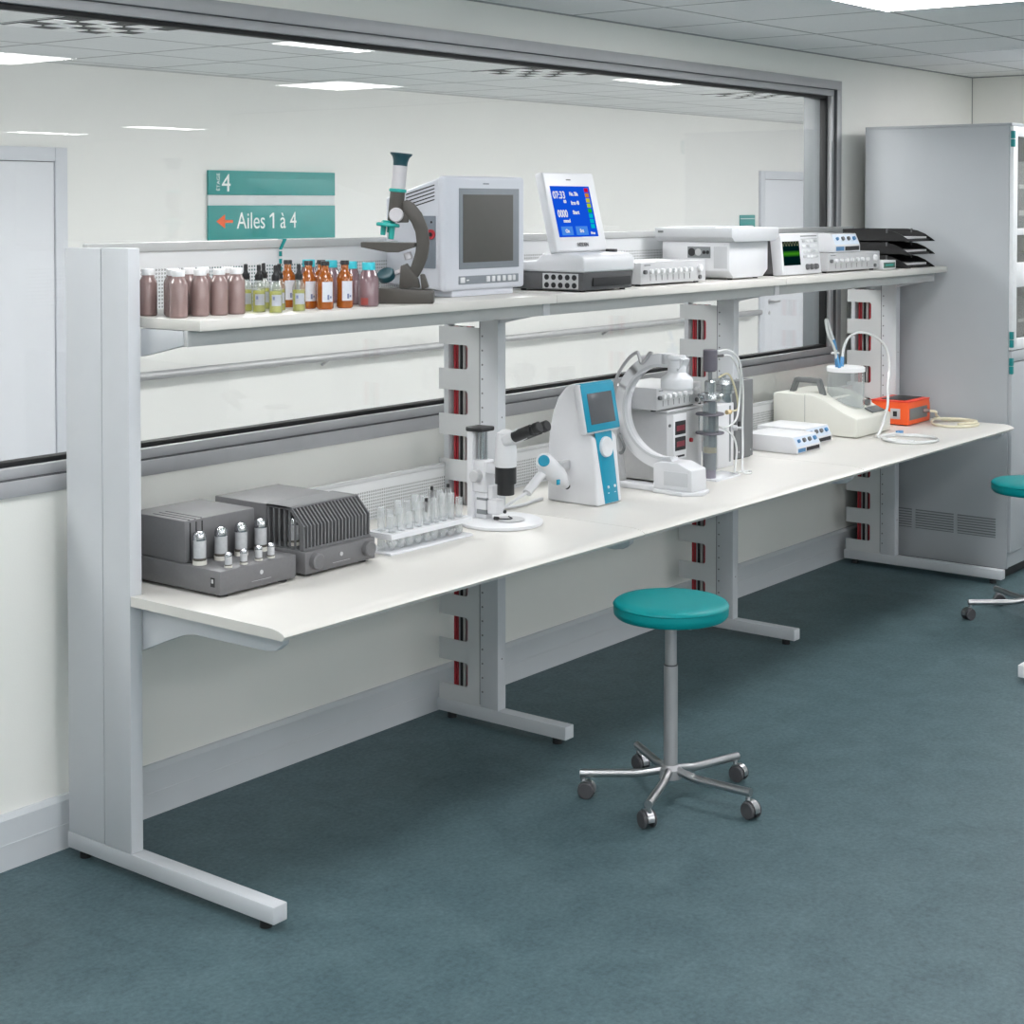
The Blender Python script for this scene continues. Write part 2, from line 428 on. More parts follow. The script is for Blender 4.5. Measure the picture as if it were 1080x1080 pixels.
# ------------------------------------------------------------------ room shell
CEIL = 2.514
GY = 0.05             # window glass plane
FAR = 3.32            # far wall of the neighbouring room
struct(MB().box(-4, 12.4, -13.5, 0.0, -0.1, 0, m=0).build('floor', 'floor', org=(0, 0, 0)))
struct(MB().box(-4, 12.4, -13.5, 0.0, CEIL, CEIL + .1).build('ceiling', 'ceil', org=(0, 0, 0)))
w = MB()
WX0, WX1, WZ0, WZ1 = 0.5, 7.44, 1.036, 2.35
w.box(-4, 9.3, 0, .16, 0, WZ0); w.box(-4, 9.3, 0, .16, WZ1, CEIL + .1)
w.box(-4, WX0, 0, .16, WZ0, WZ1); w.box(WX1, 9.3, 0, .16, WZ0, WZ1)
struct(w.build('wall_front', 'wall', org=(0, 0, 0)))
struct(MB().box(9.159, 9.3, -6.2, 0, 0, CEIL).build('wall_right', 'wall', org=(0, 0, 0)))
struct(MB().box(9.3, 12.4, -6.34, -6.2, 0, CEIL).build('wall_return', 'wall', org=(0, 0, 0)))
struct(MB().box(12.3, 12.44, -13.5, -6.34, 0, CEIL).build('wall_recess', 'wall', org=(0, 0, 0)))
struct(MB().box(-4, 12.4, -13.6, -13.5, 0, CEIL).build('wall_back', 'wall', org=(0, 0, 0)))
struct(MB().box(-4.1, -4, -13.5, 0, 0, CEIL).build('wall_left', 'wall', org=(0, 0, 0)))
bb = MB(); bb.prism([(0, 0), (-.022, 0), (-.022, .135), (-.012, .147), (0, .147)], 'x', -4, 9.159)
bb.box(-4, 9.159, -.024, -.021, .066, .07)
struct(bb.build('baseboard_front', 'base', org=(0, 0, 0)))
bb = MB(); bb.prism([(9.159, 0), (9.137, 0), (9.137, .135), (9.147, .147), (9.159, .147)], 'y', -6.2, -.022)
struct(bb.build('baseboard_right', 'base', org=(0, 0, 0)))

bb = MB(); bb.box(-4, 9.159, -.006, 0, CEIL - .006, CEIL); struct(bb.build('junction_line_1', 'junction_line', org=(0, 0, 0)))  # strip added as the dark shadow line where wall meets ceiling
bb = MB(); bb.box(9.153, 9.159, -6.2, -.006, CEIL - .006, CEIL); bb.box(9.155, 9.159, -.004, 0, .147, CEIL - .006); struct(bb.build('junction_line_2', 'junction_line', org=(0, 0, 0)))
bb = MB(); bb.box(-3, 16.5, FAR - .012, FAR, CEIL - .008, CEIL); struct(bb.build('junction_line_3', 'rim', org=(0, 0, 0)))
# window between the two rooms
win = struct(bpy.data.objects.new('window_1', None)); COL.objects.link(win); win.location = (3.97, 0, 1.7); ORG['window_1'] = Vector((3.97, 0, 1.7))
def ring(mb, x0, x1, z0, z1, t, y0, y1, bev=0.002):
    mb.box(x0, x1, y0, y1, z1 - t, z1, bev); mb.box(x0, x1, y0, y1, z0, z0 + t, bev)
    mb.box(x0, x0 + t, y0, y1, z0 + t, z1 - t, bev); mb.box(x1 - t, x1, y0, y1, z0 + t, z1 - t, bev)
m = MB(); ring(m, .46, 7.482, .994, 2.391, .044, -.014, .012); struct(m.build('window_casing', 'alu', win))
m = MB(); ring(m, .503, 7.439, 1.037, 2.349, .004, -.010, .03); struct(m.build('window_shadow_gap', 'gap', win))
m = MB(); ring(m, .506, 7.436, 1.04, 2.346, .030, .004, .046); struct(m.build('window_frame', 'alu2', win))
m = MB(); ring(m, .535, 7.407, 1.069, 2.317, .015, .026, .062); struct(m.build('window_gasket', 'gasket', win))
m = MB(); m.box(.506, 7.436, .060, .158, 2.316, 2.346, .002); m.box(.506, 7.436, .060, .158, 1.028, 1.040, .002); m.box(.506, .536, .060, .158, 1.04, 2.316, .002); m.box(7.406, 7.436, .060, .158, 1.04, 2.316, .002); struct(m.build('window_lining', 'jamb', win))
m = MB(); m.box(.54, 7.402, GY, GY + .006, 1.074, 2.312); struct(m.build('window_glass', 'glass', win, smooth=False))

# neighbouring room behind the glass
struct(MB().box(-3, 16.5, .16, FAR + .1, -.1, 0).build('floor_neighbour', 'floor_far', org=(0, 0, 0)))
struct(MB().box(-3, 16.5, .16, FAR + .1, CEIL, CEIL + .1).build('ceiling_neighbour', 'ceil_far', org=(0, 0, 0)))
struct(MB().box(-3, 16.5, FAR, FAR + .12, 0, CEIL).build('wall_far', 'far_wall', org=(0, 0, 0)))
struct(MB().box(-3.1, -3, .16, FAR, 0, CEIL).build('wall_far_left', 'far_wall', org=(0, 0, 0)))
struct(MB().box(16.5, 16.6, .16, FAR, 0, CEIL).build('wall_far_right', 'far_wall', org=(0, 0, 0)))
struct(MB().box(9.3, 16.5, .06, .16, 0, CEIL).build('wall_far_near', 'far_wall', org=(0, 0, 0)))

def far_door(n, x0, x1, hx):
    d = struct(bpy.data.objects.new('door_%d' % n, None)); COL.objects.link(d); d.location = ((x0 + x1) / 2, FAR, 0); ORG[d.name] = Vector(d.location)
    f = MB(); t = .075
    f.box(x0 - t, x0, FAR - .025, FAR, 0, 2.072, .004); f.box(x1, x1 + t, FAR - .025, FAR, 0, 2.072, .004); f.box(x0, x1, FAR - .025, FAR, 2.0, 2.072, .004)
    struct(f.build('door_frame', 'doorframe', d))
    struct(MB().box(x0 + .004, x1 - .004, FAR - .016, FAR - .001, .01, 1.996, .002).build('door_leaf', 'door', d))
    struct(MB().box(x0, x1, FAR - .004, FAR - .0005, .005, 2.0).build('door_gap', 'hole', d))
    h = MB(); h.cyl((hx, FAR - .016, .93), (hx, FAR - .055, .93), .011, n=12); h.tube([(hx, FAR - .055, .93), (hx + .06, FAR - .058, .93), (hx + .12, FAR - .055, .93)], .009)
    h.lathe([(0, 0), (.022, 0), (.022, .004), (0, .004)], (hx, FAR - .016, .93), axis=(0, -1, 0)); h.lathe([(0, 0), (.016, 0), (.016, .004), (0, .004)], (hx, FAR - .016, .83), axis=(0, -1, 0))
    struct(h.build('door_handle', 'chrome_dull', d))
far_door(1, 4.33, 5.24, 4.42)
far_door(2, 12.65, 13.56, 12.74)

# ceiling lamps
def ceiling_lamp(name, x, y, label, material='lamp', sz=(.596, .588), group=None, drop=.005):
    t = thing(name, label, 'ceiling light', (x, y, CEIL), group)
    f = MB(); a, b = sz[0] / 2, sz[1] / 2
    f.box(x - a, x + a, y - b, y - b + .012, CEIL - .006, CEIL); f.box(x - a, x + a, y + b - .012, y + b, CEIL - .006, CEIL)
    f.box(x - a, x - a + .012, y - b + .012, y + b - .012, CEIL - .006, CEIL); f.box(x + a - .012, x + a, y - b + .012, y + b - .012, CEIL - .006, CEIL)
    f.build('lamp_frame', 'lampframe', t)
    MB().box(x - a + .012, x + a - .012, y - b + .012, y + b - .012, CEIL - drop, CEIL - .001).build('diffuser', material, t, smooth=False)
    return t
ceiling_lamp('ceiling_light', 5.514, -1.32, 'square ceiling light at top right of the photo, above the far end of the bench', 'lamp_bright')
k = 0
for (x, y) in [(2.78, -1.32), (.35, -1.32), (2.45, -3.22), (0, -3.22), (5.4, -5.22), (3.0, -5.22), (.6, -5.22), (-1.8, -5.22), (-2.4, -3.22),
               (6.4, -7.0), (4.2, -7.0), (2.0, -7.0), (-.2, -7.0), (-2.4, -7.0), (6.4, -8.8), (4.2, -8.8), (2.0, -8.8), (-.2, -8.8), (-2.4, -8.8),
               (5.6, -10.6), (3.4, -10.6), (1.2, -10.6), (-1.0, -10.6), (-3.0, -10.6), (5.6, -12.4), (3.4, -12.4), (1.2, -12.4), (-1.0, -12.4)]:
    ceiling_lamp('ceiling_light', x, y, 'unseen square ceiling light of the front room, rear rows added as fill', 'lamp_rear_fill' if y < -5 else 'lamp', group='ceiling lights outside the photo', drop=.06)  # rear rows and deep diffusers added as fill light
for x, y, lab in [(8.25, -1.32, 'square ceiling light whose reflection lies near the right end of the window top'), (4.91, -3.22, 'square ceiling light whose reflection is cut by the left edge of the window'),
                  (7.37, -3.22, 'square ceiling light whose reflection sits above the wall sign in the window')]:
    ceiling_lamp('ceiling_light', x, y, lab, 'lamp_bright' if x > 8 else 'lamp')
for x, y, lab in [(10.4, -8.45, 'distant ceiling light mirrored as a thin bright line above left of the sign'), (10.4, -10.25, 'distant ceiling light mirrored as a thin bright line above the left door')]:
    ceiling_lamp('ceiling_light', x, y, lab, sz=(.86, .34))
for x in (-.8, 1.7, 4.15, 6.6, 9.05, 11.5, 14.0):
    ceiling_lamp('ceiling_light', x, .86, 'added square ceiling light for the room behind the glass, hidden above the window', 'lamp_far_fill', group='added ceiling lights of the neighbouring room', drop=.06)  # unseen lamps added to light the neighbouring room

# louvred air vents in the neighbouring room's ceiling
for x, lab in ((4.32, 'square black and white louvred ceiling vent, leftmost seen through the glass'), (7.34, 'square louvred ceiling vent seen through the glass, the middle one'), (9.76, 'square louvred ceiling vent at the right end of the glass')):
    y = 1.73; t = thing('ceiling_vent', lab, 'ceiling vent', (x, y, CEIL), 'ceiling vents')
    MB().box(x - .29, x + .29, y - .285, y + .285, CEIL - .002, CEIL - .0005).build('backing', 'eggblack', t)
    l = MB()
    for i in range(5):
        for j in range(5):
            if (i + j) % 2 == 1: continue
            cx, cy = x - .232 + .116 * i, y - .228 + .114 * j
            l.box(cx - .054, cx + .054, cy - .053, cy + .053, CEIL - .006, CEIL - .003)
    l.build('louvres', 'mirror', t)

# signs and handrail on the far wall
t = thing('wall_sign', 'large teal wall sign with white lettering Ailes 1 à 4 behind the glass', 'sign', (6.79, FAR, 1.78))
MB().box(6.28, 7.30, FAR - .02, FAR - .004, 1.833, 1.973, .002).build('sign_strip', 'sign', t)
MB().box(6.282, 7.298, FAR - .016, FAR - .004, 1.774, 1.832).build('spacer_strip', 'signgrey', t)
MB().box(6.28, 7.30, FAR - .02, FAR - .004, 1.577, 1.773, .002).build('sign_strip', 'sign', t)
MB().box(6.282, 7.298, FAR - .016, FAR - .004, 1.52, 1.576).build('spacer_strip', 'signgrey', t)
MB().box(6.28, 7.30, FAR - .02, FAR - .004, 1.30, 1.519, .002).build('sign_strip', 'sign', t)
text('lettering', '4', .145, (6.375, FAR - .0215, 1.853), FRONT, 'white_txt', t)
text('lettering', 'ÉTAGE', .034, (6.362, FAR - .0215, 1.855), FRONT @ Matrix.Rotation(PI / 2, 4, 'Z'), 'white_txt', t)
FT = FRONT @ Matrix.Diagonal((1, 1.16, 1, 1))
l1 = text('lettering', 'Ailes', .118, (6.49, FAR - .0215, 1.640), FT, 'white_txt', t, sx=.97)
xe = max(v.co.x for v in l1.data.vertices) + ORG[t.name].x + .062
zt = 1.640 + max(v.co.z + ORG[t.name].z - 1.640 for v in l1.data.vertices) * .96
one = MB(); one.box(xe, xe + .0125, FAR - .0219, FAR - .0211, 1.640, zt); one.prism([(xe, zt), (xe + .006, zt), (xe, zt - .016), (xe - .024, zt - .029), (xe - .024, zt - .018)], 'y', FAR - .0219, FAR - .0211); one.build('lettering', 'white_txt', t)
text('lettering', 'à 4', .118, (xe + .060, FAR - .0215, 1.640), FT, 'white_txt', t, sx=.97)
a = MB(); a.prism([(6.335, 1.682), (6.40, 1.722), (6.40, 1.642)], 'y', FAR - .022, FAR - .0205); a.prism([(6.39, 1.69), (6.46, 1.69), (6.46, 1.674), (6.39, 1.674)], 'y', FAR - .022, FAR - .0205)
a.build('arrow', 'orange_txt', t)
t = thing('door_sign', 'small teal sign on the far wall left of the right-hand door', 'sign', (12.4, FAR, 1.64))
MB().box(12.24, 12.49, FAR - .015, FAR - .003, 1.50, 1.69, .002).build('plate', 'sign', t)
MB().box(12.24, 12.49, FAR - .017, FAR - .0152, 1.655, 1.661).build('stripe', 'signgrey', t)
MB().box(12.28, 12.44, FAR - .017, FAR - .0152, 1.56, 1.60).build('stripe', 'signgrey', t)
t = thing('handrail', 'chrome handrail along the far wall seen through the glass', 'handrail', (9, FAR, .84))
r = MB(); r.tube([(5.5, FAR - .075, .852), (12.48, FAR - .075, .852)], .024, n=14, sub=1); r.build('rail', 'chrome_dull', t)
for x in (5.7, 7.2, 8.7, 10.2, 11.7):
    b = MB(); b.cyl((x, FAR - .075, .845), (x, FAR - .001, .80), .009, n=10); b.build('bracket', 'chrome_dull', t)

# ------------------------------------------------------------------ laboratory bench
def upright(x, yf, label, first=False):
    """one T-shaped steel frame: column, foot, cantilever brackets, cable channel"""
    t = thing('bench_support', label, 'bench frame', (x + .02, -.3, 0), 'bench frames')
    xw = x + .04 if first else x + .043
    f = MB(); f.box(x, x + .047, yf, -.06, .022, .066, .003); f.build('foot_bar', 'steel', t)
    for yy in (yf + .05, -.11):
        g = MB(); g.cyl((x + .023, yy, 0), (x + .023, yy, .022), .016, n=16); g.build('levelling_foot', 'black', t)
    if first:
        c = MB(); c.box(x, xw, -.331, -.2205, .066, 1.663, .002); c.build('column', 'steel', t)
        c = MB(); c.box(x + .001, xw, -.2175, -.066, .066, 1.661, .002); c.build('side_cover', 'steel', t)
    else:
        c = MB(); c.box(x, xw, -.331, -.252, .066, 1.4535, .002); c.build('column', 'steel', t)
        c = MB(); c.box(x + .004, xw - .004, -.111, -.09, .70, 1.66, .002); c.build('panel_post', 'steel', t)
        # comb-shaped side sheet with cable openings
        p = MB(); z = .066
        tops = [1.298 - .156 * k for k in range(8)][::-1]
        p.box(x, x + .004, -.2525, -.199, .066, 1.36)
        for zt in tops:
            zb = zt - .083
            p.box(x, x + .004, -.20, -.071, z, zb, 0); z = zt
        p.box(x, x + .004, -.20, -.071, z, 1.36)
        for zt in tops:   # rounded front corners of the openings
            zb = zt - .083
            for (zc, s) in ((zt, -1), (zb, 1)):
                pts = [(-.199, zc)] + [(-.187 - .012 * math.sin(a), zc + s * .012 * (1 - math.cos(a))) for a in [PI / 2 * q / 5 for q in range(6)]]
                p.prism([(-.2, zc), (-.186, zc)] + [(-.187 - .012 * math.sin(a), zc + s * (.012 - .012 * math.cos(a))) for a in [PI / 2 * q / 5 for q in range(6)]], 'x', x, x + .004)
        p.build('cable_sheet', 'steel2', t)
        for (y0, y1, mm) in ((-.121, -.131, 'red'), (-.134, -.140, 'red'), (-.1425, -.1475, 'cablegrey'), (-.150, -.159, 'cableblk'), (-.1625, -.176, 'cablegrey'), (-.1805, -.196, 'red')):
            cb = MB(); cy = (y0 + y1) / 2; rr = abs(y1 - y0) / 2
            cb.cyl((x + .022, cy, .09), (x + .022, cy, 1.36), rr, n=12); cb.build('cable', mm, t)
        bk = MB(); bk.box(x + .036, x + .040, -.198, -.118, .07, 1.36); bk.build('channel_back', 'cableblk', t)
        h = MB()
        for k in range(26):
            zz = .12 + .0485 * k
            if zz < 1.4: h.cyl((x - .0006, -.264, zz), (x + .001, -.264, zz), .0034, n=10)
        h.build('slot_holes', 'hole', t)
        h = MB(); h.box(x - .0008, x + .001, -.2545, -.2515, .075, 1.4); h.build('sheet_seam', 'vent', t)
        s2 = MB(); s2.cyl((x + .022, -.3315, 1.06), (x + .022, -.3295, 1.06), .003, n=10); s2.cyl((x + .022, -.3315, .24), (x + .022, -.3295, .24), .003, n=10); s2.build('screw', 'hole', t)
    # cantilever brackets
    b = MB(); prof = [(-.331, .599), (-.36, .612), (-.44, .645), (-.50, .668), (-.54, .674), (-.80, .676), (-.835, .682), (-.858, .70), (-.864, .723), (-.331, .723)]
    xb = x + .04 if first else x + .006
    b.prism(prof, 'x', xb, xb + .024 if not first else xb + .022, .0015); b.build('worktop_bracket', 'steel', t)
    b = MB(); b.prism([(-.331, 1.378), (-.45, 1.404), (-.50, 1.415), (-.50, 1.452), (-.331, 1.452)], 'x', xb, xb + .022, .001); b.build('shelf_bracket', 'steel', t)
    return t
upright(2.769, -.897 + .032, 'white bench end frame at the left, closed side cover facing the viewer', True)
upright(4.323, -.613, 'bench frame with red cables in its slots behind the stereo microscope')
upright(5.883, -.616, 'bench frame with red cables behind the column reactor, third from the left')
upright(7.437, -.866, 'bench frame at the far right end beside the tall cabinet')

def worktop(x0, x1, a, b, label):
    m = MB()
    m.prism([(-.335, .724), (-.335, .75), (-.862, .75), (-.885, .7465), (-.901, .7405), (-.907, .7345), (-.899, .7245), (-.88, .724)], 'x', x0, x1)
    m.box(a, b, -.336, -.114, .724, .75)
    return tag(m.build('worktop', 'top', org=((x0 + x1) / 2, -.5, .724)), label, 'worktop', 'worktop boards')
worktop(2.769, 4.3445, 2.812, 4.320, 'off-white worktop board at the left, under the two amplifiers')
worktop(4.3475, 5.9035, 4.370, 5.880, 'off-white middle worktop board under the teal analyser')
worktop(5.9065, 7.475, 5.930, 7.434, 'off-white worktop board at the right, under the orange case')

def shelf(x0, x1, label):
    m = MB(); m.box(x0, x1, -.561, -.114, 1.454, S, .002)
    return tag(m.build('shelf_board', 'top', org=((x0 + x1) / 2, -.33, 1.454)), label, 'shelf', 'upper shelf boards')
XS = [2.812, 4.3445, 5.9045, 7.50]
shelf(XS[0], XS[1] - .001, 'white upper shelf board carrying the bottles and dark microscope')
shelf(XS[1] + .001, XS[2] - .001, 'white upper shelf board carrying the blue-screen meter')
shelf(XS[2] + .001, XS[3], 'white upper shelf board carrying the oscilloscope and black trays')
for i, lab in enumerate(('grey apron rail under the shelf of bottles', 'grey apron rail under the middle upper shelf', 'grey apron rail under the right-hand upper shelf')):
    m = MB(); m.box(XS[i] + (-.002 if i == 0 else .002), XS[i + 1] - .002 if i < 2 else 7.46, -.515, -.502, 1.412, 1.454, .001)
    for zz in ((XS[i] + .5), (XS[i] + 1.1)): m.cyl((zz, -.5158, 1.44), (zz, -.514, 1.44), .003, n=8)
    tag(m.build('apron_rail', 'rim', org=((XS[i] + XS[i + 1]) / 2, -.51, 1.43)), lab, 'rail', 'shelf apron rails')
for i, lab in ((1, 'small white clip joining the upper shelf boards by the blue-screen meter'), (2, 'small white clip joining the upper shelf boards under the oscilloscope')):
    m = MB(); m.box(XS[i] - .018, XS[i] + .018, -.520, -.515, 1.412, 1.4535, .001); tag(m.build('shelf_clip', 'white', org=(XS[i], -.518, 1.43)), lab, 'clip', 'shelf clips')

BX = [(2.812, 4.318), (4.37, 5.878), (5.932, 7.432)]
labs = (('perforated white back panel behind the bottles', 'low perforated panel behind the amplifiers and test tubes'),
        ('perforated white back panel behind the blue-screen meter', 'low perforated panel behind the stereo microscope and analyser'),
        ('perforated white back panel behind the oscilloscope', 'low perforated panel behind the cream pump'))
for (a, b), (l1, l2) in zip(BX, labs):
    t = thing('back_panel', l1, 'panel', ((a + b) / 2, -.095, S), 'upper perforated panels')
    MB().box(a, b, -.1005, -.099, S, 1.648).build('perforated_sheet', 'perf', t, smooth=False)
    MB().box(a - .01 if a > 3 else a, b + .004, -.108, -.086, 1.645, 1.671, .003).build('top_rail', 'rim', t)
    t = thing('back_panel', l2, 'panel', ((a + b) / 2, -.095, W), 'lower perforated panels')
    MB().box(a, b, -.1005, -.099, W - .02, .876).build('perforated_sheet', 'perf_low', t, smooth=False)
    MB().box(a, b, -.106, -.09, .874, .888, .002).build('top_rail', 'steel2', t)
st = thing('banding', 'added teal and white strap hanging over the panel rail below the large sign', 'banding', (3.54, -.11, 1.6))  # bands stand in for the sign showing through the panel slot
q = MB(); q.box(3.5255, 3.5375, -.1105, -.1095, 1.53, 1.642); q.build('white_backing', 'white', st)
q = MB()
for zz in (1.635, 1.612, 1.589, 1.566): q.box(3.5255, 3.5375, -.1115, -.1105, zz - .015, zz)
q.prism([(3.526, 1.64), (3.537, 1.64), (3.558, 1.672), (3.545, 1.672)], 'y', -.1115, -.1085)
q.box(3.546, 3.557, -.1105, -.085, 1.671, 1.673); q.build('teal_bands', 'banding', st)

# foot of another bench at the right edge
m = MB(); m.box(5.952, 6.7, -1.555, -1.508, .02, .066, .003)
t = thing('lab_table', 'white steel table foot at the right edge of the floor', 'table', (6.3, -1.53, 0))
m.build('foot_bar', 'cabwhite', t)
g = MB(); g.cyl((6.02, -1.53, 0), (6.02, -1.53, .02), .016); g.build('levelling_foot', 'black', t)
g = MB(); g.cyl((6.6, -1.53, 0), (6.6, -1.53, .02), .016); g.build('levelling_foot', 'black', t)
g = MB(); g.box(6.62, 6.70, -1.555, -1.508, .066, .72, .003); g.build('column', 'cabwhite', t)

# ------------------------------------------------------------------ tall cabinet
t = thing('cabinet', 'tall grey steel cabinet with glass doors and teal hinges in the corner', 'cabinet', (8.1, -.47, 0))
CX0, CX1, CY0, CY1 = 7.556, 8.66, -.855, -.105
b = MB()
b.box(CX0, CX0 + .025, CY0 + .012, CY1, .05, 2.15, .003); b.box(CX1 - .025, CX1, CY0 + .012, CY1, .05, 2.15, .003)
b.box(CX0, CX1, CY0, CY1, 2.15, 2.163, .003); b.box(CX0 + .02, CX1 - .02, CY1 - .02, CY1, .05, 2.15); b.box(CX0 + .02, CX1 - .02, CY0 + .02, CY1, .05, .12)
b.box(CX0 + .02, CX1 - .02, CY0 + .02, CY1, 1.01, 1.04)
b.build('carcass', 'cab', t)
MB().box(CX0 + .03, CX1 - .03, CY0 + .04, CY1 - .03, 0.0, .05).build('plinth', 'black', t)
for zz in (1.386, 1.633):
    MB().box(CX0 + .025, CX1 - .025, CY0 + .03, CY1 - .02, zz, zz + .025).build('shelf', 'cabwhite', t)
for xa, xb_ in ((CX0 + .004, 8.105), (8.109, CX1 - .004)):
    d = MB(); y0, y1 = CY0 - .006, CY0 + .012; fr = .055
    d.box(xa, xa + fr, y0, y1, 1.09, 2.148, .002); d.box(xb_ - fr, xb_, y0, y1, 1.09, 2.148, .002)
    for z0, z1 in ((1.09, 1.143), (1.386, 1.503), (1.633, 1.665), (2.10, 2.148)): d.box(xa + fr, xb_ - fr, y0, y1, z0, z1, .002)
    do = d.build('glass_door', 'cabwhite', t)
    g = MB(); g.box(xa + fr, xb_ - fr, CY0 + .001, CY0 + .004, 1.14, 2.11); g.build('door_pane', 'glass', do, smooth=False)
    MB().box(xa, xb_, y0, y1, 1.035, 1.085, .002).build('drawer_front', 'cab', t)
    MB().box(xa, xb_, y0, y1, .13, 1.03, .002).build('lower_door', 'cab', t)
for z0 in (2.05, 1.103, .978):
    h = MB(); h.box(CX0 - .004, CX0 + .018, CY0 - .011, CY0 + .006, z0, z0 + .036, .002); h.box(CX0 - .004, CX0 + .018, CY0 - .011, CY0 + .006, z0 + .039, z0 + .075, .002); h.build('hinge', 'hinge', t)
v = MB()
for (ya, yb) in ((-.79, -.60), (-.58, -.385), (-.365, -.17)):
    o_ = MB()
    o_.box(CX0 - .0012, CX0 + .001, ya, yb, .193, .285)
    for k in range(7): v.box(CX0 - .006, CX0 + .001, ya, yb, .198 + .0125 * k, .2035 + .0125 * k)
    o_.build('vent_recess', 'vent', t)
v.build('vent_slats', 'cab', t)
for z0, h, mm, lab in ((1.658, .33, 'darkpanel', 'dark grey rack instrument on the top shelf inside the cabinet'), (1.411, .13, 'dark', 'dark instrument with green traces on the middle shelf inside the cabinet'), (1.041, .27, 'darkpanel', 'dark grey instrument on the lowest glass-door shelf of the cabinet')):
    i_ = thing('instrument', lab, 'instrument', (7.9, -.6, z0))
    MB().box(7.592, 8.2, -.78, -.35, z0, z0 + h, .004).build('case', mm, i_)
    p = MB()
    for k in range(5): p.box(7.62 + .11 * k, 7.70 + .11 * k, -.783, -.78, z0 + .2 * h, z0 + .28 * h); p.box(7.62 + .11 * k, 7.70 + .11 * k, -.783, -.78, z0 + .6 * h, z0 + .66 * h)
    p.build('front_marks', 'greenlcd' if z0 == 1.411 else 'knobbox', i_)

# ------------------------------------------------------------------ stools
def stool(cx, cy, label):
    t = thing('stool', label, 'stool', (cx, cy, 0), 'teal swivel stools')
    s_ = MB(); s_.lathe([(0, .545), (.150, .545), (.164, .548), (.171, .556), (.1725, .569), (.171, .5825), (.1728, .5855), (.170, .5895), (.161, .595), (.13, .599), (.07, .601), (0, .6015)], (cx, cy, 0), 64); s_.build('seat', 'teal', t)
    p = MB(); p.lathe([(.1710, .582), (.1734, .5838), (.1710, .5856)], (cx, cy, 0), 64); p.build('piping', 'teal', t)
    u = MB(); u.lathe([(0, .539), (.075, .539), (.075, .546), (0, .546)], (cx, cy, 0), 32); u.box(cx - .05, cx - .04, cy - .1, cy - .03, .531, .539, 0); u.build('seat_plate', 'chrome_dull', t)
    c = MB(); c.cyl((cx, cy, .40), (cx, cy, .542), .0175, n=28); c.build('lift_rod', 'chrome_dull', t)
    c = MB(); c.lathe([(.0175, .404), (.0205, .404), (.0205, .397), (.0175, .397)], (cx, cy, 0), 28); c.build('collar', 'dark', t)
    c = MB(); c.lathe([(0, .07), (.021, .07), (.021, .40), (0, .40)], (cx, cy, 0), 28); c.lathe([(0, .062), (.034, .062), (.034, .090), (.021, .102), (0, .102)], (cx, cy, 0), 28); c.build('column', 'chrome_dull', t)
    for k in range(5):
        a = math.radians(55 + 72 * k); dx, dy = math.cos(a), math.sin(a); px, py = -dy, dx
        l = MB(); l.tube([(cx + dx * .02, cy + dy * .02, .086), (cx + dx * .075, cy + dy * .075, .077), (cx + dx * .10, cy + dy * .10, .074), (cx + dx * .272, cy + dy * .272, .073)], .0125, n=14, sub=3)
        lo = l.build('leg', 'chrome', t)
        ex, ey = cx + dx * .262, cy + dy * .262
        w_ = random.uniform(0, 2 * PI); wx, wy = math.cos(w_), math.sin(w_); qx, qy = -wy, wx
        ox, oy = ex + qx * .012, ey + qy * .012
        h = MB(); h.cyl((ex, ey, .045), (ex, ey, .068), .007, n=10)
        # hood: a rounded shell over the two wheels
        rotm = Matrix.Translation((ox, oy, 0)) @ Matrix.Rotation(math.atan2(qy, qx), 4, 'Z')
        arc = [(.0275 * math.cos(q), .0265 + .0275 * math.sin(q)) for q in [math.radians(-10 + 200 * i / 10) for i in range(11)]]
        h.prism([(x_, z_) for x_, z_ in arc], 'y', -.0105, .0105, 0, mtx=rotm); h.build('caster_hood', 'chrome', lo)
        wh = MB()
        for s2 in (-1, 1): wh.cyl(Vector((ox, oy, .025)) + Vector((wx, wy, 0)) * .010 * s2, Vector((ox, oy, .025)) + Vector((wx, wy, 0)) * .021 * s2, .025, n=24, bev=.003)
        wh.build('caster_wheels', 'wheel', lo)
    return t
stool(4.15, -1.128, 'round teal stool on five casters, whole, in the middle of the floor')
stool(6.90, -1.21, 'round teal stool cut off by the right edge of the photo')

# ------------------------------------------------------------------ bottles on the upper shelf
def mauve_bottle(loc, label):
    t = thing('bottle', label, 'bottle', loc, 'mauve bottles with white caps'); x, y, z = loc
    b = MB(); r = .0240
    b.lathe([(0, 0), (r - .003, 0), (r, .004), (r, .086), (r - .002, .094), (r - .007, .102), (.0165, .107), (.0155, .110), (0, .110)], loc, 32); b.build('bottle_body', 'mauve', t)
    c = MB(); c.lathe([(0, .108), (.0160, .108), (.0168, .1095), (.0168, .123), (.0155, .1247), (0, .125)], loc, 28); c.build('cap', 'capwhite', t)
    return t
p0 = mauve_bottle((2.857, -.305, S), 'leftmost mauve bottle with white cap, half hidden by the bench end frame')
for x, y, lab in [(2.907, -.345, 'second mauve bottle with white cap from the left, partly behind the front one'),
                  (2.848, -.437, 'mauve bottle with white cap standing nearest the shelf front edge'),
                  (2.877, -.386, 'mauve bottle with white cap mostly hidden directly behind the foremost one'),
                  (2.930, -.428, 'mauve bottle with white cap, fourth from the left in the front row'),
                  (2.987, -.438, 'mauve bottle with white cap, second from the right in the front row'),
                  (3.047, -.440, 'mauve bottle with white cap beside the leftmost dropper vial'),
                  (2.963, -.345, 'mauve bottle with white cap in the back row, left of three hidden ones'),
                  (3.023, -.335, 'mauve bottle with white cap in the back row, middle of three hidden ones'),
                  (3.077, -.372, 'mauve bottle with white cap in the back row, right of three hidden ones')]:
    dup(p0, (x, y, S), lab)

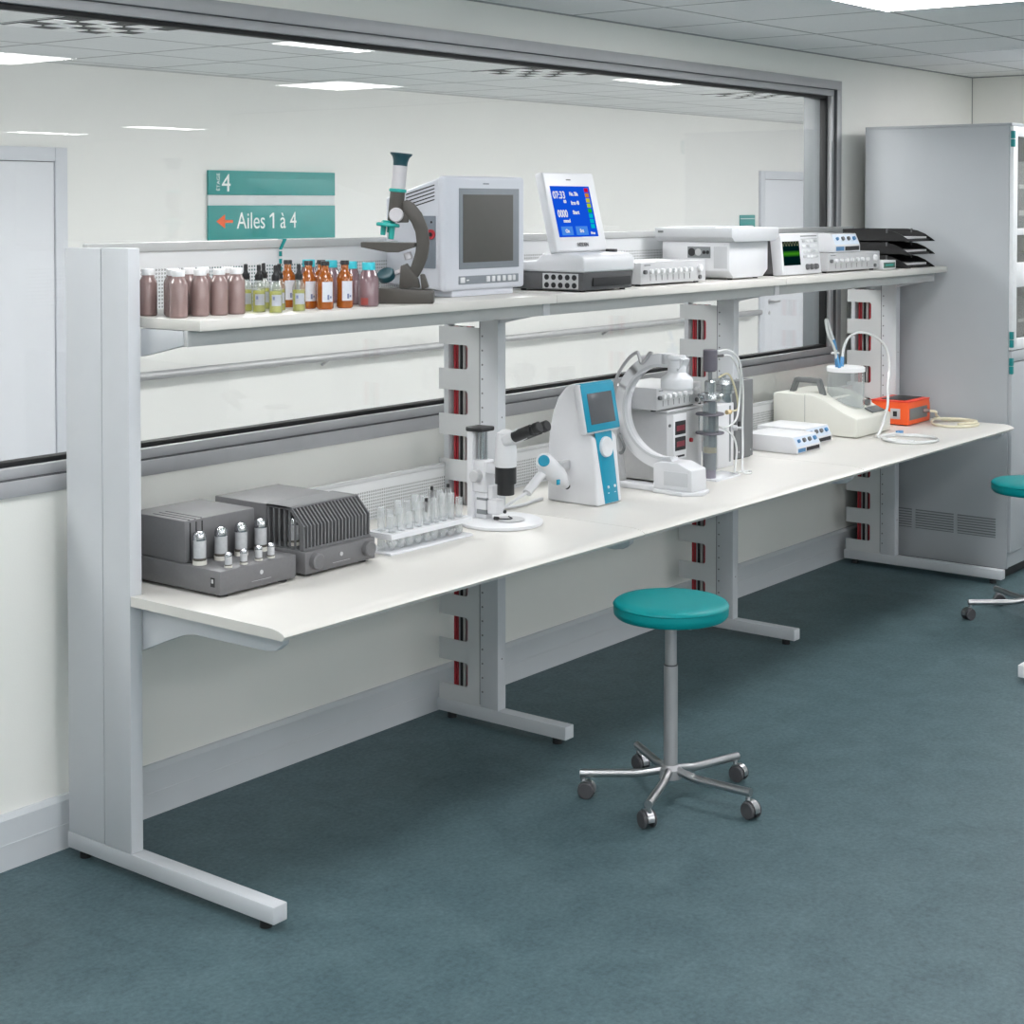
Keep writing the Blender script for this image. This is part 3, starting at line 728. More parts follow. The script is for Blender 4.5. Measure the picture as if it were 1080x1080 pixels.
def curved_label(loc, r, z0, z1, a0, a1, name, m_, parent, n=10):
    b = MB(); x, y, z = loc; bm = b.bm
    rows = []
    for zz in (z0, z1):
        rows.append([bm.verts.new((x + r * math.cos(a0 + (a1 - a0) * i / n), y + r * math.sin(a0 + (a1 - a0) * i / n), z + zz)) for i in range(n + 1)])
    for i in range(n): bm.faces.new((rows[0][i], rows[0][i + 1], rows[1][i + 1], rows[1][i]))
    return b.build(name, m_, parent)
def dropper_vial(loc, label):
    t = thing('dropper_vial', label, 'bottle', loc, 'dropper vials with yellow liquid'); r = .0182
    b = MB(); b.lathe([(r - .002, 0), (r, .003), (r, .066), (r - .002, .074), (.010, .084), (.009, .092)], loc, 28); b.lathe([(0, .0015), (r - .003, .0015)], loc, 28); b.build('vial_body', 'clear', t)
    l = MB(); l.lathe([(0, .002), (r - .0022, .002), (r - .0018, .004), (r - .0018, .060), (0, .061)], loc, 24); l.build('liquid', 'yellow', t)
    c = MB(); c.lathe([(0, .088), (.0108, .088), (.0112, .090), (.0108, .103), (.0075, .106), (.0055, .112), (.006, .122), (.0052, .130), (0, .1325)], loc, 20); c.build('dropper_cap', 'black', t)
    lb = curved_label(loc, r + .0005, .020, .050, math.radians(-168), math.radians(-80), 'label', 'labelgrey', t)
    curved_label(loc, r + .0009, .036, .045, math.radians(-158), math.radians(-140), 'print', 'labelink', lb, 4)
    return t
p0 = dropper_vial((3.143, -.492, S), 'dropper vial of yellow liquid nearest the shelf front edge')
for x, y, lab in [(3.150, -.367, 'dropper vial of yellow liquid at the back left, beside the mauve bottles'), (3.140, -.430, 'dropper vial of yellow liquid, second from the left, with grey label'),
                  (3.236, -.347, 'dropper vial standing in the back row in front of the panel holes'), (3.226, -.420, 'dropper vial standing just left of the rear amber bottle'), (3.236, -.488, 'rightmost dropper vial with pale yellow liquid, in front of the amber bottles')]:
    dup(p0, (x, y, S), lab)

def amber_bottle(loc, label):
    t = thing('amber_bottle', label, 'bottle', loc, 'amber bottles with black caps'); r = .0235
    b = MB(); b.lathe([(0, 0), (r - .003, 0), (r, .004), (r, .084), (r - .002, .093), (r - .008, .102), (.0115, .108), (.0105, .126), (0, .126)], loc, 32); b.build('bottle_body', 'amber', t)
    c = MB(); c.lathe([(0, .124), (.0125, .124), (.0125, .134), (.0115, .136), (0, .136)], loc, 24); c.build('cap', 'black', t)
    lb = curved_label(loc, r + .0005, .022, .078, math.radians(-155), math.radians(-75), 'label', 'labelwhite', t)
    curved_label(loc, r + .0009, .028, .042, math.radians(-120), math.radians(-106), 'print', 'labelink', lb, 4)
    curved_label(loc, r + .0009, .032, .038, math.radians(-102), math.radians(-88), 'print', 'labelink', lb, 4)
    return t
p0 = amber_bottle((3.337, -.490, S), 'amber bottle with black cap and white label nearest the shelf edge')
for x, y, lab in [(3.346, -.332, 'amber bottle at the back left, behind the dropper vials'), (3.336, -.425, 'amber bottle with grey label just left of the foremost one'),
                  (3.405, -.408, 'amber bottle half hidden behind the foremost one'), (3.417, -.490, 'amber bottle with white label standing furthest right of the amber ones')]:
    dup(p0, (x, y, S), lab)

def cyan_bottle(loc, label):
    t = thing('bottle', label, 'bottle', loc, 'mauve bottles with cyan caps'); r = .030
    b = MB(); b.lathe([(0, 0), (r - .004, 0), (r, .005), (r, .078), (r - .004, .090), (.020, .104), (.018, .108), (0, .108)], loc, 32); b.build('bottle_body', 'mauve2', t)
    c = MB(); c.lathe([(0, .106), (.0190, .106), (.0195, .108), (.0195, .125), (.0185, .128), (0, .128)], loc, 28); c.build('cap', 'cyan', t)
    curved_label(loc, r + .0006, .006, .026, math.radians(-185), math.radians(-140), 'sediment', 'mauvered', t, 6)
    return t
p0 = cyan_bottle((3.512, -.495, S), 'translucent mauve bottle with cyan cap beside the dark microscope')
for x, y, lab in [(3.553, -.385, 'mauve bottle with cyan cap behind the rightmost amber bottle'), (3.577, -.280, 'mauve bottle with cyan cap behind the foremost amber bottle'), (3.581, -.182, 'mauve bottle with cyan cap furthest back against the panel')]:
    dup(p0, (x, y, S), lab)

# ------------------------------------------------------------------ dark student microscope (profile turned to the viewer)
t = thing('microscope', 'dark grey microscope with teal eyepiece and turret on the upper shelf', 'microscope', (3.70, -.477, S))
u = Vector((.61, -.79, 0)).normalized(); v = Vector((-u.y, u.x, 0)).normalized() * -1   # u: right in the profile, v: towards the viewer
KM = .00047
MX = Matrix(((u.x, 0, v.x * -1, 3.70), (u.y, 0, v.y * -1, -.477), (0, 1, 0, S), (0, 0, 0, 1)))  # local (a, height, depth)
def A(px): return (px - 300) * KM
def Hh(py): return (1014 - py) * KM
def mprism(mb, pts, d0, d1, bev=0.002, raw=False):
    q = [(A(p[0]), Hh(p[1])) for p in pts]
    mb.prism([(a, h) for a, h in q], 'z', d0, d1, bev, mtx=MX)
def W3(px, py, d=0): return MX @ Vector((A(px), Hh(py), d))
b = MB(); mprism(b, [(118, 1014), (472, 1014), (472, 945), (455, 930), (140, 912), (120, 915)], -.045, .045, .003); b.build('base', 'mic', t)
b = MB(); mprism(b, [(252, 915), (385, 915), (372, 860), (330, 800), (300, 760), (262, 775)], -.022, .022, .002); b.build('foot_column', 'mic', t)
b = MB(); mprism(b, [(395, 925), (440, 912), (412, 830), (385, 830)], -.020, .020, .002); b.build('foot_column', 'mic', t)
arc_o = [(345, 378), (395, 440), (432, 530), (445, 630), (432, 720), (400, 800), (370, 850)]
arc_i = [(300, 830), (330, 770), (355, 690), (362, 620), (355, 560), (330, 500), (285, 440), (270, 375), (300, 352)]
b = MB(); mprism(b, arc_o + [(330, 855)] + arc_i, -.016, .016, .003); b.build('arm', 'mic', t)
tubedir = (W3(265, 60) - W3(222, 500)).normalized()
def tp(px, py): return W3(px, py)
c0 = W3(224, 480)
def along(py):  # point on the tube axis at that height
    s = (W3(265, py) - c0).dot(Vector((0, 0, 1))) / tubedir.z
    return c0 + tubedir * s
b = MB(); b.cyl(along(490), along(300), .0225, n=28, bev=.002); b.build('body_tube', 'mic', t)
b = MB(); b.box(-.022, .012, 0, .030, -.014, .014, .003, mtx=Matrix.Translation(W3(285, 500)) @ MX.to_3x3().to_4x4()); b.box(-.02, .012, .03, .066, -.012, .012, .003, mtx=Matrix.Translation(W3(285, 500)) @ MX.to_3x3().to_4x4()); b.build('focus_block', 'mic', t)
b = MB(); b.cyl(along(306), along(284), .0262, n=28, bev=.002); b.build('collar', 'micteal', t)
b = MB(); b.cyl(along(286), along(135), .0215, n=28); b.build('draw_tube', 'mictube', t)
b = MB(); b.lathe([(0, 0), (.0215, 0), (.022, .012), (.026, .026), (.0335, .034), (.0335, .038), (0, .036)], along(138), 32, axis=tubedir); b.build('eyepiece', 'micdeep', t)
b = MB(); vv = (MX.to_3x3() @ Vector((0, 0, 1))).normalized(); vw = vv if vv.dot(Vector((0, -3.755, 1.777)) - Vector((3.70, -.477, S))) > 0 else -vv
b.cyl(W3(235, 450) + vw * .012, W3(235, 450) + vw * .036, .0215, n=28, bev=.003); b.cyl(W3(235, 450) - vw * .012, W3(235, 450) - vw * .036, .0215, n=28, bev=.003); b.build('focus_knob', 'mictube', t)
b = MB(); b.lathe([(0, 0), (.034, 0), (.036, .004), (.034, .010), (.022, .012), (.018, .018), (0, .018)], W3(178, 525), 32, axis=tubedir + Vector((.0, 0, 0))); tu = b.build('turret', 'micteal', t)
for (px, py, L, r, d) in ((152, 520, .028, .0085, .004), (207, 525, .038, .0095, .010), (185, 522, .020, .007, -.014)):
    b = MB(); p_ = W3(px, py) + vw * d; b.cyl(p_, p_ - tubedir * L, r, r * .92, n=18, bev=.0012); b.build('objective', 'micteal', tu)
b = MB(); mprism(b, [(12, 622), (355, 628), (355, 655), (250, 688), (180, 688), (12, 655)], -.036, .036, .002)
b.build('stage', 'mic', t, smooth=False)
b = MB(); b.box(-.06, .0, 0, .0015, .012, .016, mtx=MX @ Matrix.Translation((A(240), Hh(620), 0))); b.box(-.06, .0, 0, .0015, -.016, -.012, mtx=MX @ Matrix.Translation((A(240), Hh(620), 0))); b.build('stage_clip', 'steelbright', t)
b = MB(); b.cyl(W3(300, 690), W3(312, 735), .012, n=18, bev=.002); b.build('condenser', 'mictube', t)
b = MB(); q = W3(165, 825); ax = (W3(120, 770) - W3(150, 868)).normalized(); ax = ((W3(150, 700) - W3(190, 830)).normalized() + vw * .7).normalized()
b.lathe([(0, 0), (.026, 0), (.027, .004), (.027, .018), (.024, .020), (0, .018)], W3(172, 852), 28, axis=ax); b.build('mirror_housing', 'micdeep', t)
b = MB(); b.cyl(W3(190, 838), W3(268, 806), .007, n=12); b.cyl(W3(268, 806) - vw * .012, W3(268, 806) + vw * .012, .009, n=16); b.build('mirror_arm', 'mictube', t)

# ------------------------------------------------------------------ boxy monitor
t = thing('monitor', 'white boxy monitor with dark grey screen on the upper shelf', 'monitor', (4.16, -.3, S))
MX0, MX1, MY = 3.958, 4.376, -.405
b = MB(); b.box(MX0, MX1, MY, MY + .03, S + .020, 1.869, .012, 3); b.prism([(MY + .024, S + .023), (MY + .024, 1.864), (-.15, 1.80), (-.15, S + .04)], 'x', MX0 + .006, MX1 - .006, .008, 3); b.build('housing', 'crt', t)
b = MB(); b.box(MX0 + .05, MX1 - .05, MY + .01, -.17, S, S + .022, .004); b.build('stand', 'crt', t)
b = MB(); b.box(MX0 + .072, MX1 - .035, MY - .002, MY + .004, 1.571, 1.830, .001)
bz = b.build('bezel', 'crtbezel', t)
b = MB(); b.box(MX0 + .09, MX1 - .068, MY - .0032, MY + .002, 1.592, 1.810, .001); b.build('screen', 'crtglass', t)
b = MB(); b.box(MX0 + .07, MX1 - .037, MY - .002, MY + .004, 1.522, 1.549, .002); cp = b.build('control_strip', 'crtbezel', t)
for x0, wd in ((.076, .022), (.208, .018), (.237, .016), (.265, .016), (.293, .016), (.322, .018), (.347, .014)):
    k = MB(); k.box(MX0 + x0, MX0 + x0 + wd, MY - .005, MY - .001, 1.527, 1.545, .0015); k.build('button', 'white', cp)
k = MB(); k.box(MX0 + .108, MX0 + .120, MY - .0028, MY - .001, 1.533, 1.537); k.build('print', 'white', cp)
k = MB(); k.box(MX0 + .195, MX0 + .225, MY - .0006, MY + .002, 1.843, 1.847); k.build('badge', 'crtbezel', t)
k = MB()
for i in range(5): k.prism([(MY + .045, 1.838 - .0115 * i), (MY + .045, 1.8415 - .0115 * i), (MY + .165, 1.8115 - .0115 * i), (MY + .165, 1.808 - .0115 * i)], 'x', MX0 + .0045, MX0 + .008)
k.build('vent_slots', 'slot', t)
k = MB(); k.box(MX0 + .002, MX0 + .008, MY + .040, MY + .115, 1.575, 1.742, .002); sp_ = k.build('side_panel', 'crtside', t)
k = MB(); k.lathe([(0, 0), (.016, 0), (.016, .005), (0, .005)], (MX0 + .002, MY + .055, 1.683), 20, axis=(-1, 0, 0)); k.build('socket', 'red', sp_)
k = MB(); k.lathe([(0, 0), (.007, 0), (.007, .007), (0, .007)], (MX0 + .002, MY + .055, 1.683), 14, axis=(-1, 0, 0)); k.cyl((MX0 + .001, MY + .055, 1.722), (MX0 + .003, MY + .055, 1.722), .004, n=10); k.build('socket_pin', 'black', sp_)

# ------------------------------------------------------------------ meter with tilted colour screen
t = thing('meter', 'white meter with a tilted blue touch screen on a dark grey base', 'instrument', (4.65, -.4, S))
X0, X1 = 4.502, 4.802
b = MB(); b.prism([(-.552, S + .006), (-.552, S + .03), (-.558, S + .066), (-.25, S + .066), (-.25, S + .006)], 'x', X0, X1, .004); b.build('base', 'dark', t)
b = MB()
for xx in (X0 + .03, X1 - .03):
    for yy in (-.53, -.28): b.cyl((xx, yy, S), (xx, yy, S + .008), .010, n=12)
b.build('feet', 'black', t)
b = MB(); b.prism([(-.560, S + .066), (-.561, S + .106), (-.554, S + .120), (-.535, S + .1285), (-.50, S + .130), (-.39, S + .132), (-.36, S + .106), (-.25, S + .100), (-.25, S + .066)], 'x', X0 - .004, X1 + .004, .008, 3); b.build('upper_shell', 'white', t)
b = MB(); b.box(X0 + .055, X1 - .02, -.5595, -.55, S + .018, S + .048, .002); b.build('front_recess', 'slot', t)
b = MB(); b.box(X0 - .001, X0 + .002, -.535, -.385, S + .010, S + .062, .001); hp = b.build('socket_plate', 'knobbox', t)
for i in range(5):
    for j in range(2):
        k = MB(); k.cyl((X0 - .003, -.519 + .029 * i, S + .022 + .027 * j), (X0, -.519 + .029 * i, S + .022 + .027 * j), .0095, n=16); k.build('socket', 'black', hp)
k = MB(); k.lathe([(0, 0), (.020, 0), (.022, .004), (.020, .012), (0, .013)], (4.782, -.478, S + .128), 24); k.build('dial_knob', 'black', t)
# screen head: leaning back
ang = math.atan2(.068, .274)
PM = Matrix.Translation((0, -.455, 1.616)) @ Matrix.Rotation(-ang, 4, 'X')
b = MB(); b.box(4.492, 4.796, 0, .034, 0, .282, .008, 3, mtx=PM); hd = b.build('screen_head', 'white', t)
b = MB(); b.box(4.56, 4.74, .012, .03, -.03, .02, .003, mtx=PM); b.build('neck', 'white', t)
b = MB(); b.box(4.521, 4.752, -.001, .003, .052, .232, .0, mtx=PM); b.build('screen', 'screen', hd, smooth=False)
def sb(x0, x1, z0, z1, m_, name):
    q_ = MB(); q_.box(x0, x1, -.0018, .001, z0, z1, mtx=PM); q_.build(name, m_, hd, smooth=False)
for i, c in enumerate((0, 1, 2, 3, 4, 5, 5, 5)): sb(4.719, 4.741, .211 - .0185 * i, .2255 - .0185 * i, SCRC[c], 'colour_bar')
sb(4.540, 4.605, .058, .089, 'scr_l', 'screen_button'); sb(4.624, 4.694, .058, .089, 'scr_l', 'screen_button')
# (lettering is placed in the leaning frame of the head, so shift it by the head's own origin)
def stx(s, size, x, z, sx=1.0, m_='scr_w'):
    cu = bpy.data.curves.new('lettering_curve', 'FONT'); cu.body = s; cu.size = size; cu.extrude = .0004; cu.offset = .0006
    tmp = bpy.data.objects.new('lettering_tmp', cu); COL.objects.link(tmp); bpy.context.view_layer.update()
    me = bpy.data.meshes.new_from_object(tmp.evaluated_get(bpy.context.evaluated_depsgraph_get()))
    bpy.data.objects.remove(tmp); bpy.data.curves.remove(cu); me.materials.clear(); me.materials.append(M[m_])
    me.transform(Matrix.Translation(-ORG[hd.name]) @ PM @ Matrix.Translation((x, -.0028, z)) @ FRONT @ Matrix.Diagonal((sx, 1, 1, 1)))
    o = bpy.data.objects.new('screen_text', me); COL.objects.link(o); o.parent = hd; ORG[o.name] = ORG[hd.name]
stx('07:33', .036, 4.526, .188, .9); stx('00', .015, 4.582, .172); stx('No. 20a', .019, 4.624, .198, .8); stx('Item 40', .019, 4.624, .166, .8); stx('0000', .036, 4.534, .122, .8); stx('mmol', .017, 4.560, .103)
stx('Start', .019, 4.624, .132, 1.0); stx('On', .017, 4.560, .067); stx('Set', .017, 4.645, .067); stx('Menu', .012, 4.708, .060, .9); stx('HEIDEN', .018, 4.615, .018, 1.0, 'knobdark')
k = MB(); k.box(4.625, 4.650, -.001, .001, .253, .257, mtx=PM); k.build('sensor', 'knobdark', hd)

# ------------------------------------------------------------------ instrument with a row of knobs
def knob_instrument(x0, x1, yf, yb, z0, z1, label, n=8, big=True):
    t = thing('knob_instrument', label, 'instrument', ((x0 + x1) / 2, (yf + yb) / 2, z0))
    b = MB(); b.box(x0, x1, yf, yb, z0 + .007, z1, .003); b.build('case', 'knobbox', t)
    b = MB()
    for xx in (x0 + .025, x1 - .025):
        for yy in (yf + .03, yb - .03): b.cyl((xx, yy, z0), (xx, yy, z0 + .008), .010, n=12)
    b.build('feet', 'black', t)
    L = x1 - x0; h = z1 - z0
    b = MB()
    for i in range(n):
        xx = x0 + L * (.14 + .60 * i / (n - 1)); b.box(xx - .0015, xx + .0015, yf - .001, yf + .001, z0 + .22 * h, z0 + .45 * h)
    b.build('scale_marks', 'handle', t)
    for i in range(n):
        xx = x0 + L * (.14 + .60 * i / (n - 1)); k = MB()
        k.lathe([(0, 0), (.0092, 0), (.0088, .010), (.007, .012), (0, .012)], (xx, yf, z0 + .62 * h), 18, axis=(0, -1, 0)); k.build('knob', 'knob', t)
    k = MB(); k.cyl((x0 + L * .05, yf - .010, z0 + .6 * h), (x0 + L * .05, yf, z0 + .6 * h), .008, n=14); k.build('switch', 'knobdark', t)
    k = MB(); k.lathe([(0, 0), (.014, 0), (.013, .010), (.011, .012), (0, .012)], (x0 + L * .89, yf, z0 + .66 * h), 22, axis=(0, -1, 0)); k.build('knob', 'knob', t)
    k = MB(); k.cyl((x0 + L * .89, yf - .008, z0 + .26 * h), (x0 + L * .89, yf, z0 + .26 * h), .008, n=12); k.build('switch', 'knobdark', t)
    k = MB(); k.box(x0 + L * .05, x0 + L * .14, yf - .0008, yf + .001, z0 + .86 * h, z0 + .90 * h); k.build('print', 'handle', t)
    return t
knob_instrument(4.955, 5.405, -.487, -.26, S, S + .086, 'light grey box with a row of knobs between the blue-screen meter and the scale')

# ------------------------------------------------------------------ white scale with wide tray
t = thing('scale', 'white laboratory scale with overhanging tray on the upper shelf', 'scale', (5.73, -.33, S))
b = MB(); b.prism([(5.583, S + .035), (5.615, S + .006), (5.845, S + .006), (5.888, S + .035), (5.888, S + .15), (5.583, S + .15)], 'y', -.486, -.175, .004); b.build('body', 'white', t)
b = MB()
for xx in (5.63, 5.83):
    for yy in (-.46, -.2): b.cyl((xx, yy, S), (xx, yy, S + .008), .010, n=12)
b.build('feet', 'black', t)
b = MB(); b.prism([(5.575, S + .150), (5.895, S + .150), (5.925, S + .168), (5.925, S + .204), (5.552, S + .204), (5.552, S + .168)], 'y', -.515, -.16, .003); b.build('tray', 'tray', t)
b = MB(); b.box(5.59, 5.89, -.42, -.2, S + .203, S + .209, .002); b.build('weighing_pan', 'white', t)
k = MB(); k.box(5.5815, 5.584, -.40, -.295, S + .085, S + .130, .001); pl = k.build('connector_plate', 'vent', t)
for yy, r in ((-.315, .016), (-.345, .014), (-.372, .007), (-.389, .007)):
    k = MB(); k.cyl((5.579, yy, S + .108), (5.582, yy, S + .108), r, n=18); k.build('socket', 'black' if r != .014 else 'knobbox', pl)
k = MB(); k.box(5.5822, 5.584, -.476, -.415, S + .045, S + .132, .001); k.build('side_hatch', 'tray', t)
k = MB(); k.box(5.551, 5.5525, -.20, -.175, S + .184, S + .192); k.build('print', 'handle', t)

# ------------------------------------------------------------------ oscilloscope
t = thing('oscilloscope', 'small white oscilloscope with green trace screen on the upper shelf', 'oscilloscope', (6.185, -.38, S))
ang = math.radians(6); PM2 = Matrix.Translation((0, -.488, S + .004)) @ Matrix.Rotation(-ang, 4, 'X')
b = MB(); b.box(6.015, 6.355, 0, .05, 0, .174, .006, mtx=PM2); b.build('front_frame', 'white', t)
b = MB(); b.prism([(-.44, S + .006), (-.42, S + .165), (-.27, S + .15), (-.27, S + .006)], 'x', 6.022, 6.348, .004); b.build('case', 'dark', t)
b = MB(); b.box(6.03, 6.06, -.45, -.30, S, S + .006); b.box(6.31, 6.34, -.45, -.30, S, S + .006); b.build('feet', 'black', t)
b = MB(); b.box(6.028, 6.170, -.0015, .002, .040, .140, mtx=PM2); so = b.build('screen', 'scopescr', t, smooth=False)
for i in range(4):
    for j in range(5):
        if j == 4 and i > 2: continue
        k = MB()
        if j < 4: k.box(6.20 + .035 * i, 6.222 + .035 * i, -.005, .001, .068 + .022 * j, .079 + .022 * j, .001, mtx=PM2); k.build('key', 'knob' if (i + j) % 3 else 'knobbox', t)
for i in range(3):
    k = MB(); p1 = PM2 @ Vector((6.225 + .038 * i, -.012, .03)); p2 = PM2 @ Vector((6.225 + .038 * i, 0, .03)); k.cyl(p2, p1, .013, .011, n=18); k.build('knob', 'knobdark', t)
k = MB(); k.box(6.19, 6.335, -.001, .001, .158, .162, mtx=PM2); k.box(6.19, 6.335, -.001, .001, .147, .1485, mtx=PM2); k.build('print', 'handle', t)

knob_instrument(6.415, 6.925, -.485, -.24, S, S + .086, 'light grey box with a row of knobs right of the oscilloscope', n=7)

def stimulator(x0, x1, yf, yb, z0, h, label):
    """white box with sloped pale-blue front panel and three knobs"""
    t = thing('control_box', label, 'instrument', ((x0 + x1) / 2, (yf + yb) / 2, z0), 'white boxes with pale blue fronts')
    b = MB(); b.prism([(yf, z0 + .002), (yf, z0 + .38 * h), (yf + .022, z0 + h), (yb, z0 + h), (yb, z0 + .002)], 'x', x0, x1, .002); b.build('case', 'white', t)
    b = MB(); b.box(x0 + .02, x0 + .04, yf + .02, yb - .02, z0, z0 + .003); b.box(x1 - .04, x1 - .02, yf + .02, yb - .02, z0, z0 + .003); b.build('feet', 'black', t)
    sl = math.atan2(.022, .62 * h); PMx = Matrix.Translation((0, yf, z0 + .38 * h)) @ Matrix.Rotation(-sl, 4, 'X'); hh = math.hypot(.022, .62 * h)
    b = MB(); b.box(x0 + .008, x1 - .008, -.001, .002, .004, hh - .004, mtx=PMx); b.build('panel', 'bluepanel', t)
    for i, m_ in enumerate(('bluelab', 'knobdark', 'knobdark', 'bluelab')):
        k = MB(); xx = x0 + (x1 - x0) * (.16 + .22 * i); r = (.008, .010, .010, .010)[i]
        k.cyl(PMx @ Vector((xx, 0, hh * .55)), PMx @ Vector((xx, -.010, hh * .55)), r, r * .85, n=16); k.build('knob', m_, t)
    k = MB(); k.box(x0 + .012, x0 + (x1 - x0) * .36, yf - .001, yf + .001, z0 + .10 * h, z0 + .32 * h); k.build('blue_label', 'bluelab', t)
    k = MB(); k.box(x0 + (x1 - x0) * .40, x1 - .012, yf - .001, yf + .001, z0 + .10 * h, z0 + .32 * h); k.build('display', 'slot', t)
    return t
stimulator(6.50, 6.745, -.475, -.26, S + .086, .082, 'small white box with knobs standing on the grey knob box beside the black trays')

t = thing('display_box', 'tiny white box with green display on the shelf left of the trays', 'display box', (7.02, -.42, S))
b = MB(); b.box(6.955, 7.092, -.487, -.36, S, S + .040, .003); b.build('case', 'white', t)
b = MB(); b.box(6.962, 7.080, -.4885, -.485, S + .006, S + .031, .001); d_ = b.build('display', 'greenlcd', t)
b = MB(); b.box(6.978, 7.062, -.4892, -.4884, S + .016, S + .022); b.build('digits', 'micteal', d_)

# ------------------------------------------------------------------ stack of black letter trays
TL = ('black letter tray at the bottom of the stack of three', 'black letter tray in the middle of the stack of three', 'black letter tray on top of the stack of three')
for i in range(3):
    z0 = S + .061 * i + .001
    x0, x1, yf, yb = 7.125, 7.40, -.545, -.20
    t = thing('letter_tray', TL[i], 'letter tray', (7.26, -.37, z0), 'black letter trays')
    b = MB(); b.box(x0, x1, yf + .03, yb, z0, z0 + .004); b.build('tray_floor', 'letter', t)
    prof = [(yf, z0), (yf + .012, z0 + .010), (yf + .05, z0 + .034), (yf + .09, z0 + .050), (yf + .14, z0 + .058), (yb, z0 + .058), (yb, z0)]
    b = MB(); b.prism(prof, 'x', x0, x0 + .004); b.build('side_wall', 'letter', t)
    b = MB(); b.prism(prof, 'x', x1 - .004, x1); b.build('side_wall', 'letter', t)
    b = MB(); b.box(x0, x1, yb - .004, yb, z0, z0 + .058); b.build('back_wall', 'letter', t)
    b = MB(); b.prism([(yf + .03, z0), (yf + .034, z0), (yf + .026, z0 + .014), (yf + .022, z0 + .014)], 'x', x0 + .004, x1 - .004); b.build('front_lip', 'letter', t)
    b = MB()
    for xx in (x0 - .002, x1 - .004):
        b.cyl((xx + .003, yf + .12, z0 + .04), (xx + .003, yf + .12, z0 + .0595), .005, n=12)
    b.build('stacking_post', 'dark', t)
    tag((lambda q: q.build('paper_stack', 'paper', org=(7.26, -.37, z0 + .004)))(MB().box(x0 + .02, x1 - .02, yf + .036, yb - .01, z0 + .0042, z0 + .022)), ('white paper stack in the bottom letter tray', 'white paper stack in the middle letter tray', 'white paper stack in the top letter tray')[i], 'paper', 'paper stacks in the trays')

# ------------------------------------------------------------------ tube amplifiers
def vac_tube(parent, x, y, z, r, h, name='vacuum_tube'):
    b = MB(); b.lathe([(0, .10 * h), (r * .98, .10 * h), (r, .16 * h), (r, .70 * h), (r * 1.02, .72 * h), (r * 1.02, .86 * h), (r * .8, .96 * h), (r * .4, h), (0, h)], (x, y, z), 24)
    o = b.build(name, 'tube', parent)
    b = MB(); b.lathe([(r * 1.035, .74 * h), (r * 1.035, .86 * h), (r * .83, .97 * h), (r * .42, 1.012 * h), (0, 1.012 * h)], (x, y, z), 24); b.build('getter_top', 'tubetop', o)
    b = MB(); b.lathe([(0, 0), (r * 1.08, 0), (r * 1.08, .13 * h), (0, .13 * h)], (x, y, z), 24); b.build('socket', 'tubebase', o)
    b = MB(); b.lathe([(r * 1.02, .13 * h), (r * 1.03, .20 * h), (r * 1.02, .21 * h)], (x, y, z), 24); b.build('tube_band', 'tubeband', o)
    return o
def badge(parent, x, yf, z):
    k = MB(); k.lathe([(0, 0), (.006, 0), (.006, .0012), (0, .0012)], (x, yf, z), 20, axis=(0, -1, 0)); k.box(x - .035, x + .035, yf - .0006, yf + .001, z - .0205, z - .0197); k.build('badge', 'knobbox', parent)
t = thing('amplifier', 'dark grey tube amplifier with four exposed glass tubes at the left end of the worktop', 'amplifier', (3.03, -.36, W))
b = MB(); b.box(2.894, 3.17, -.541, -.165, W + .008, W + .072, .004); b.build('chassis', 'ampgrey', t)
b = MB()
for xx in (2.925, 3.14):
    for yy in (-.515, -.19): b.cyl((xx, yy, W), (xx, yy, W + .009), .014, n=16)
b.build('feet', 'black', t)
b = MB(); b.box(2.898, 3.152, -.398, -.170, W + .072, W + .187, .006); cv = b.build('transformer_cover', 'ampgrey', t)
b = MB()
for xx in (2.915, 2.936, 2.957): b.box(xx, xx + .004, -.3988, -.38, W + .078, W + .180); b.box(xx, xx + .004, -.395, -.25, W + .184, W + .1877)  # dark strips painted as the shade in cut grooves
b.build('vent_slots', 'slot', cv)
for x in (2.922, 2.997, 3.070, 3.143): vac_tube(t, x, -.430, W + .072, .0175, .088)
for x, y in ((2.944, -.517), (2.996, -.520), (3.052, -.518), (3.097, -.518)): vac_tube(t, x, y, W + .072, .010, .040, 'small_tube')
b = MB(); b.box(2.8925, 2.8945, -.520, -.505, W + .028, W + .052); sw = b.build('rocker_switch', 'slot', t)
b = MB(); b.box(2.8915, 2.8935, -.516, -.509, W + .038, W + .048); b.build('switch_lever', 'knobbox', sw)
badge(t, 3.04, -.541, W + .046)

t = thing('amplifier', 'dark grey tube amplifier with slatted cage and two knobs, left of the test tubes', 'amplifier', (3.345, -.36, W))
b = MB(); b.box(3.203, 3.486, -.543, -.165, W + .008, W + .070, .004); b.build('chassis', 'ampgrey', t)
b = MB()
for xx in (3.235, 3.455):
    for yy in (-.515, -.19): b.cyl((xx, yy, W), (xx, yy, W + .009), .014, n=16)
b.build('feet', 'black', t)
b = MB(); b.box(3.208, 3.462, -.384, -.170, W + .070, W + .1875, .004); b.build('transformer_cover', 'ampgrey', t)
b = MB(); b.box(3.208, 3.478, -.532, -.384, W + .070, W + .074); b.build('cage_floor', 'ampdark', t)
b = MB()
N = 20
for i in range(N):
    xx = 3.210 + (3.472 - 3.210) * i / (N - 1)
    b.prism([(-.532, W + .074), (-.532, W + .138), (-.483, W + .1875), (-.470, W + .1875), (-.520, W + .134), (-.520, W + .074)], 'x', xx - .0022, xx + .0022)
for i in range(4): 
    q = i / 4; b.box(3.210, 3.472, -.521 + .045 * q, -.518 + .045 * q, W + .135 + .046 * q, W + .138 + .046 * q)
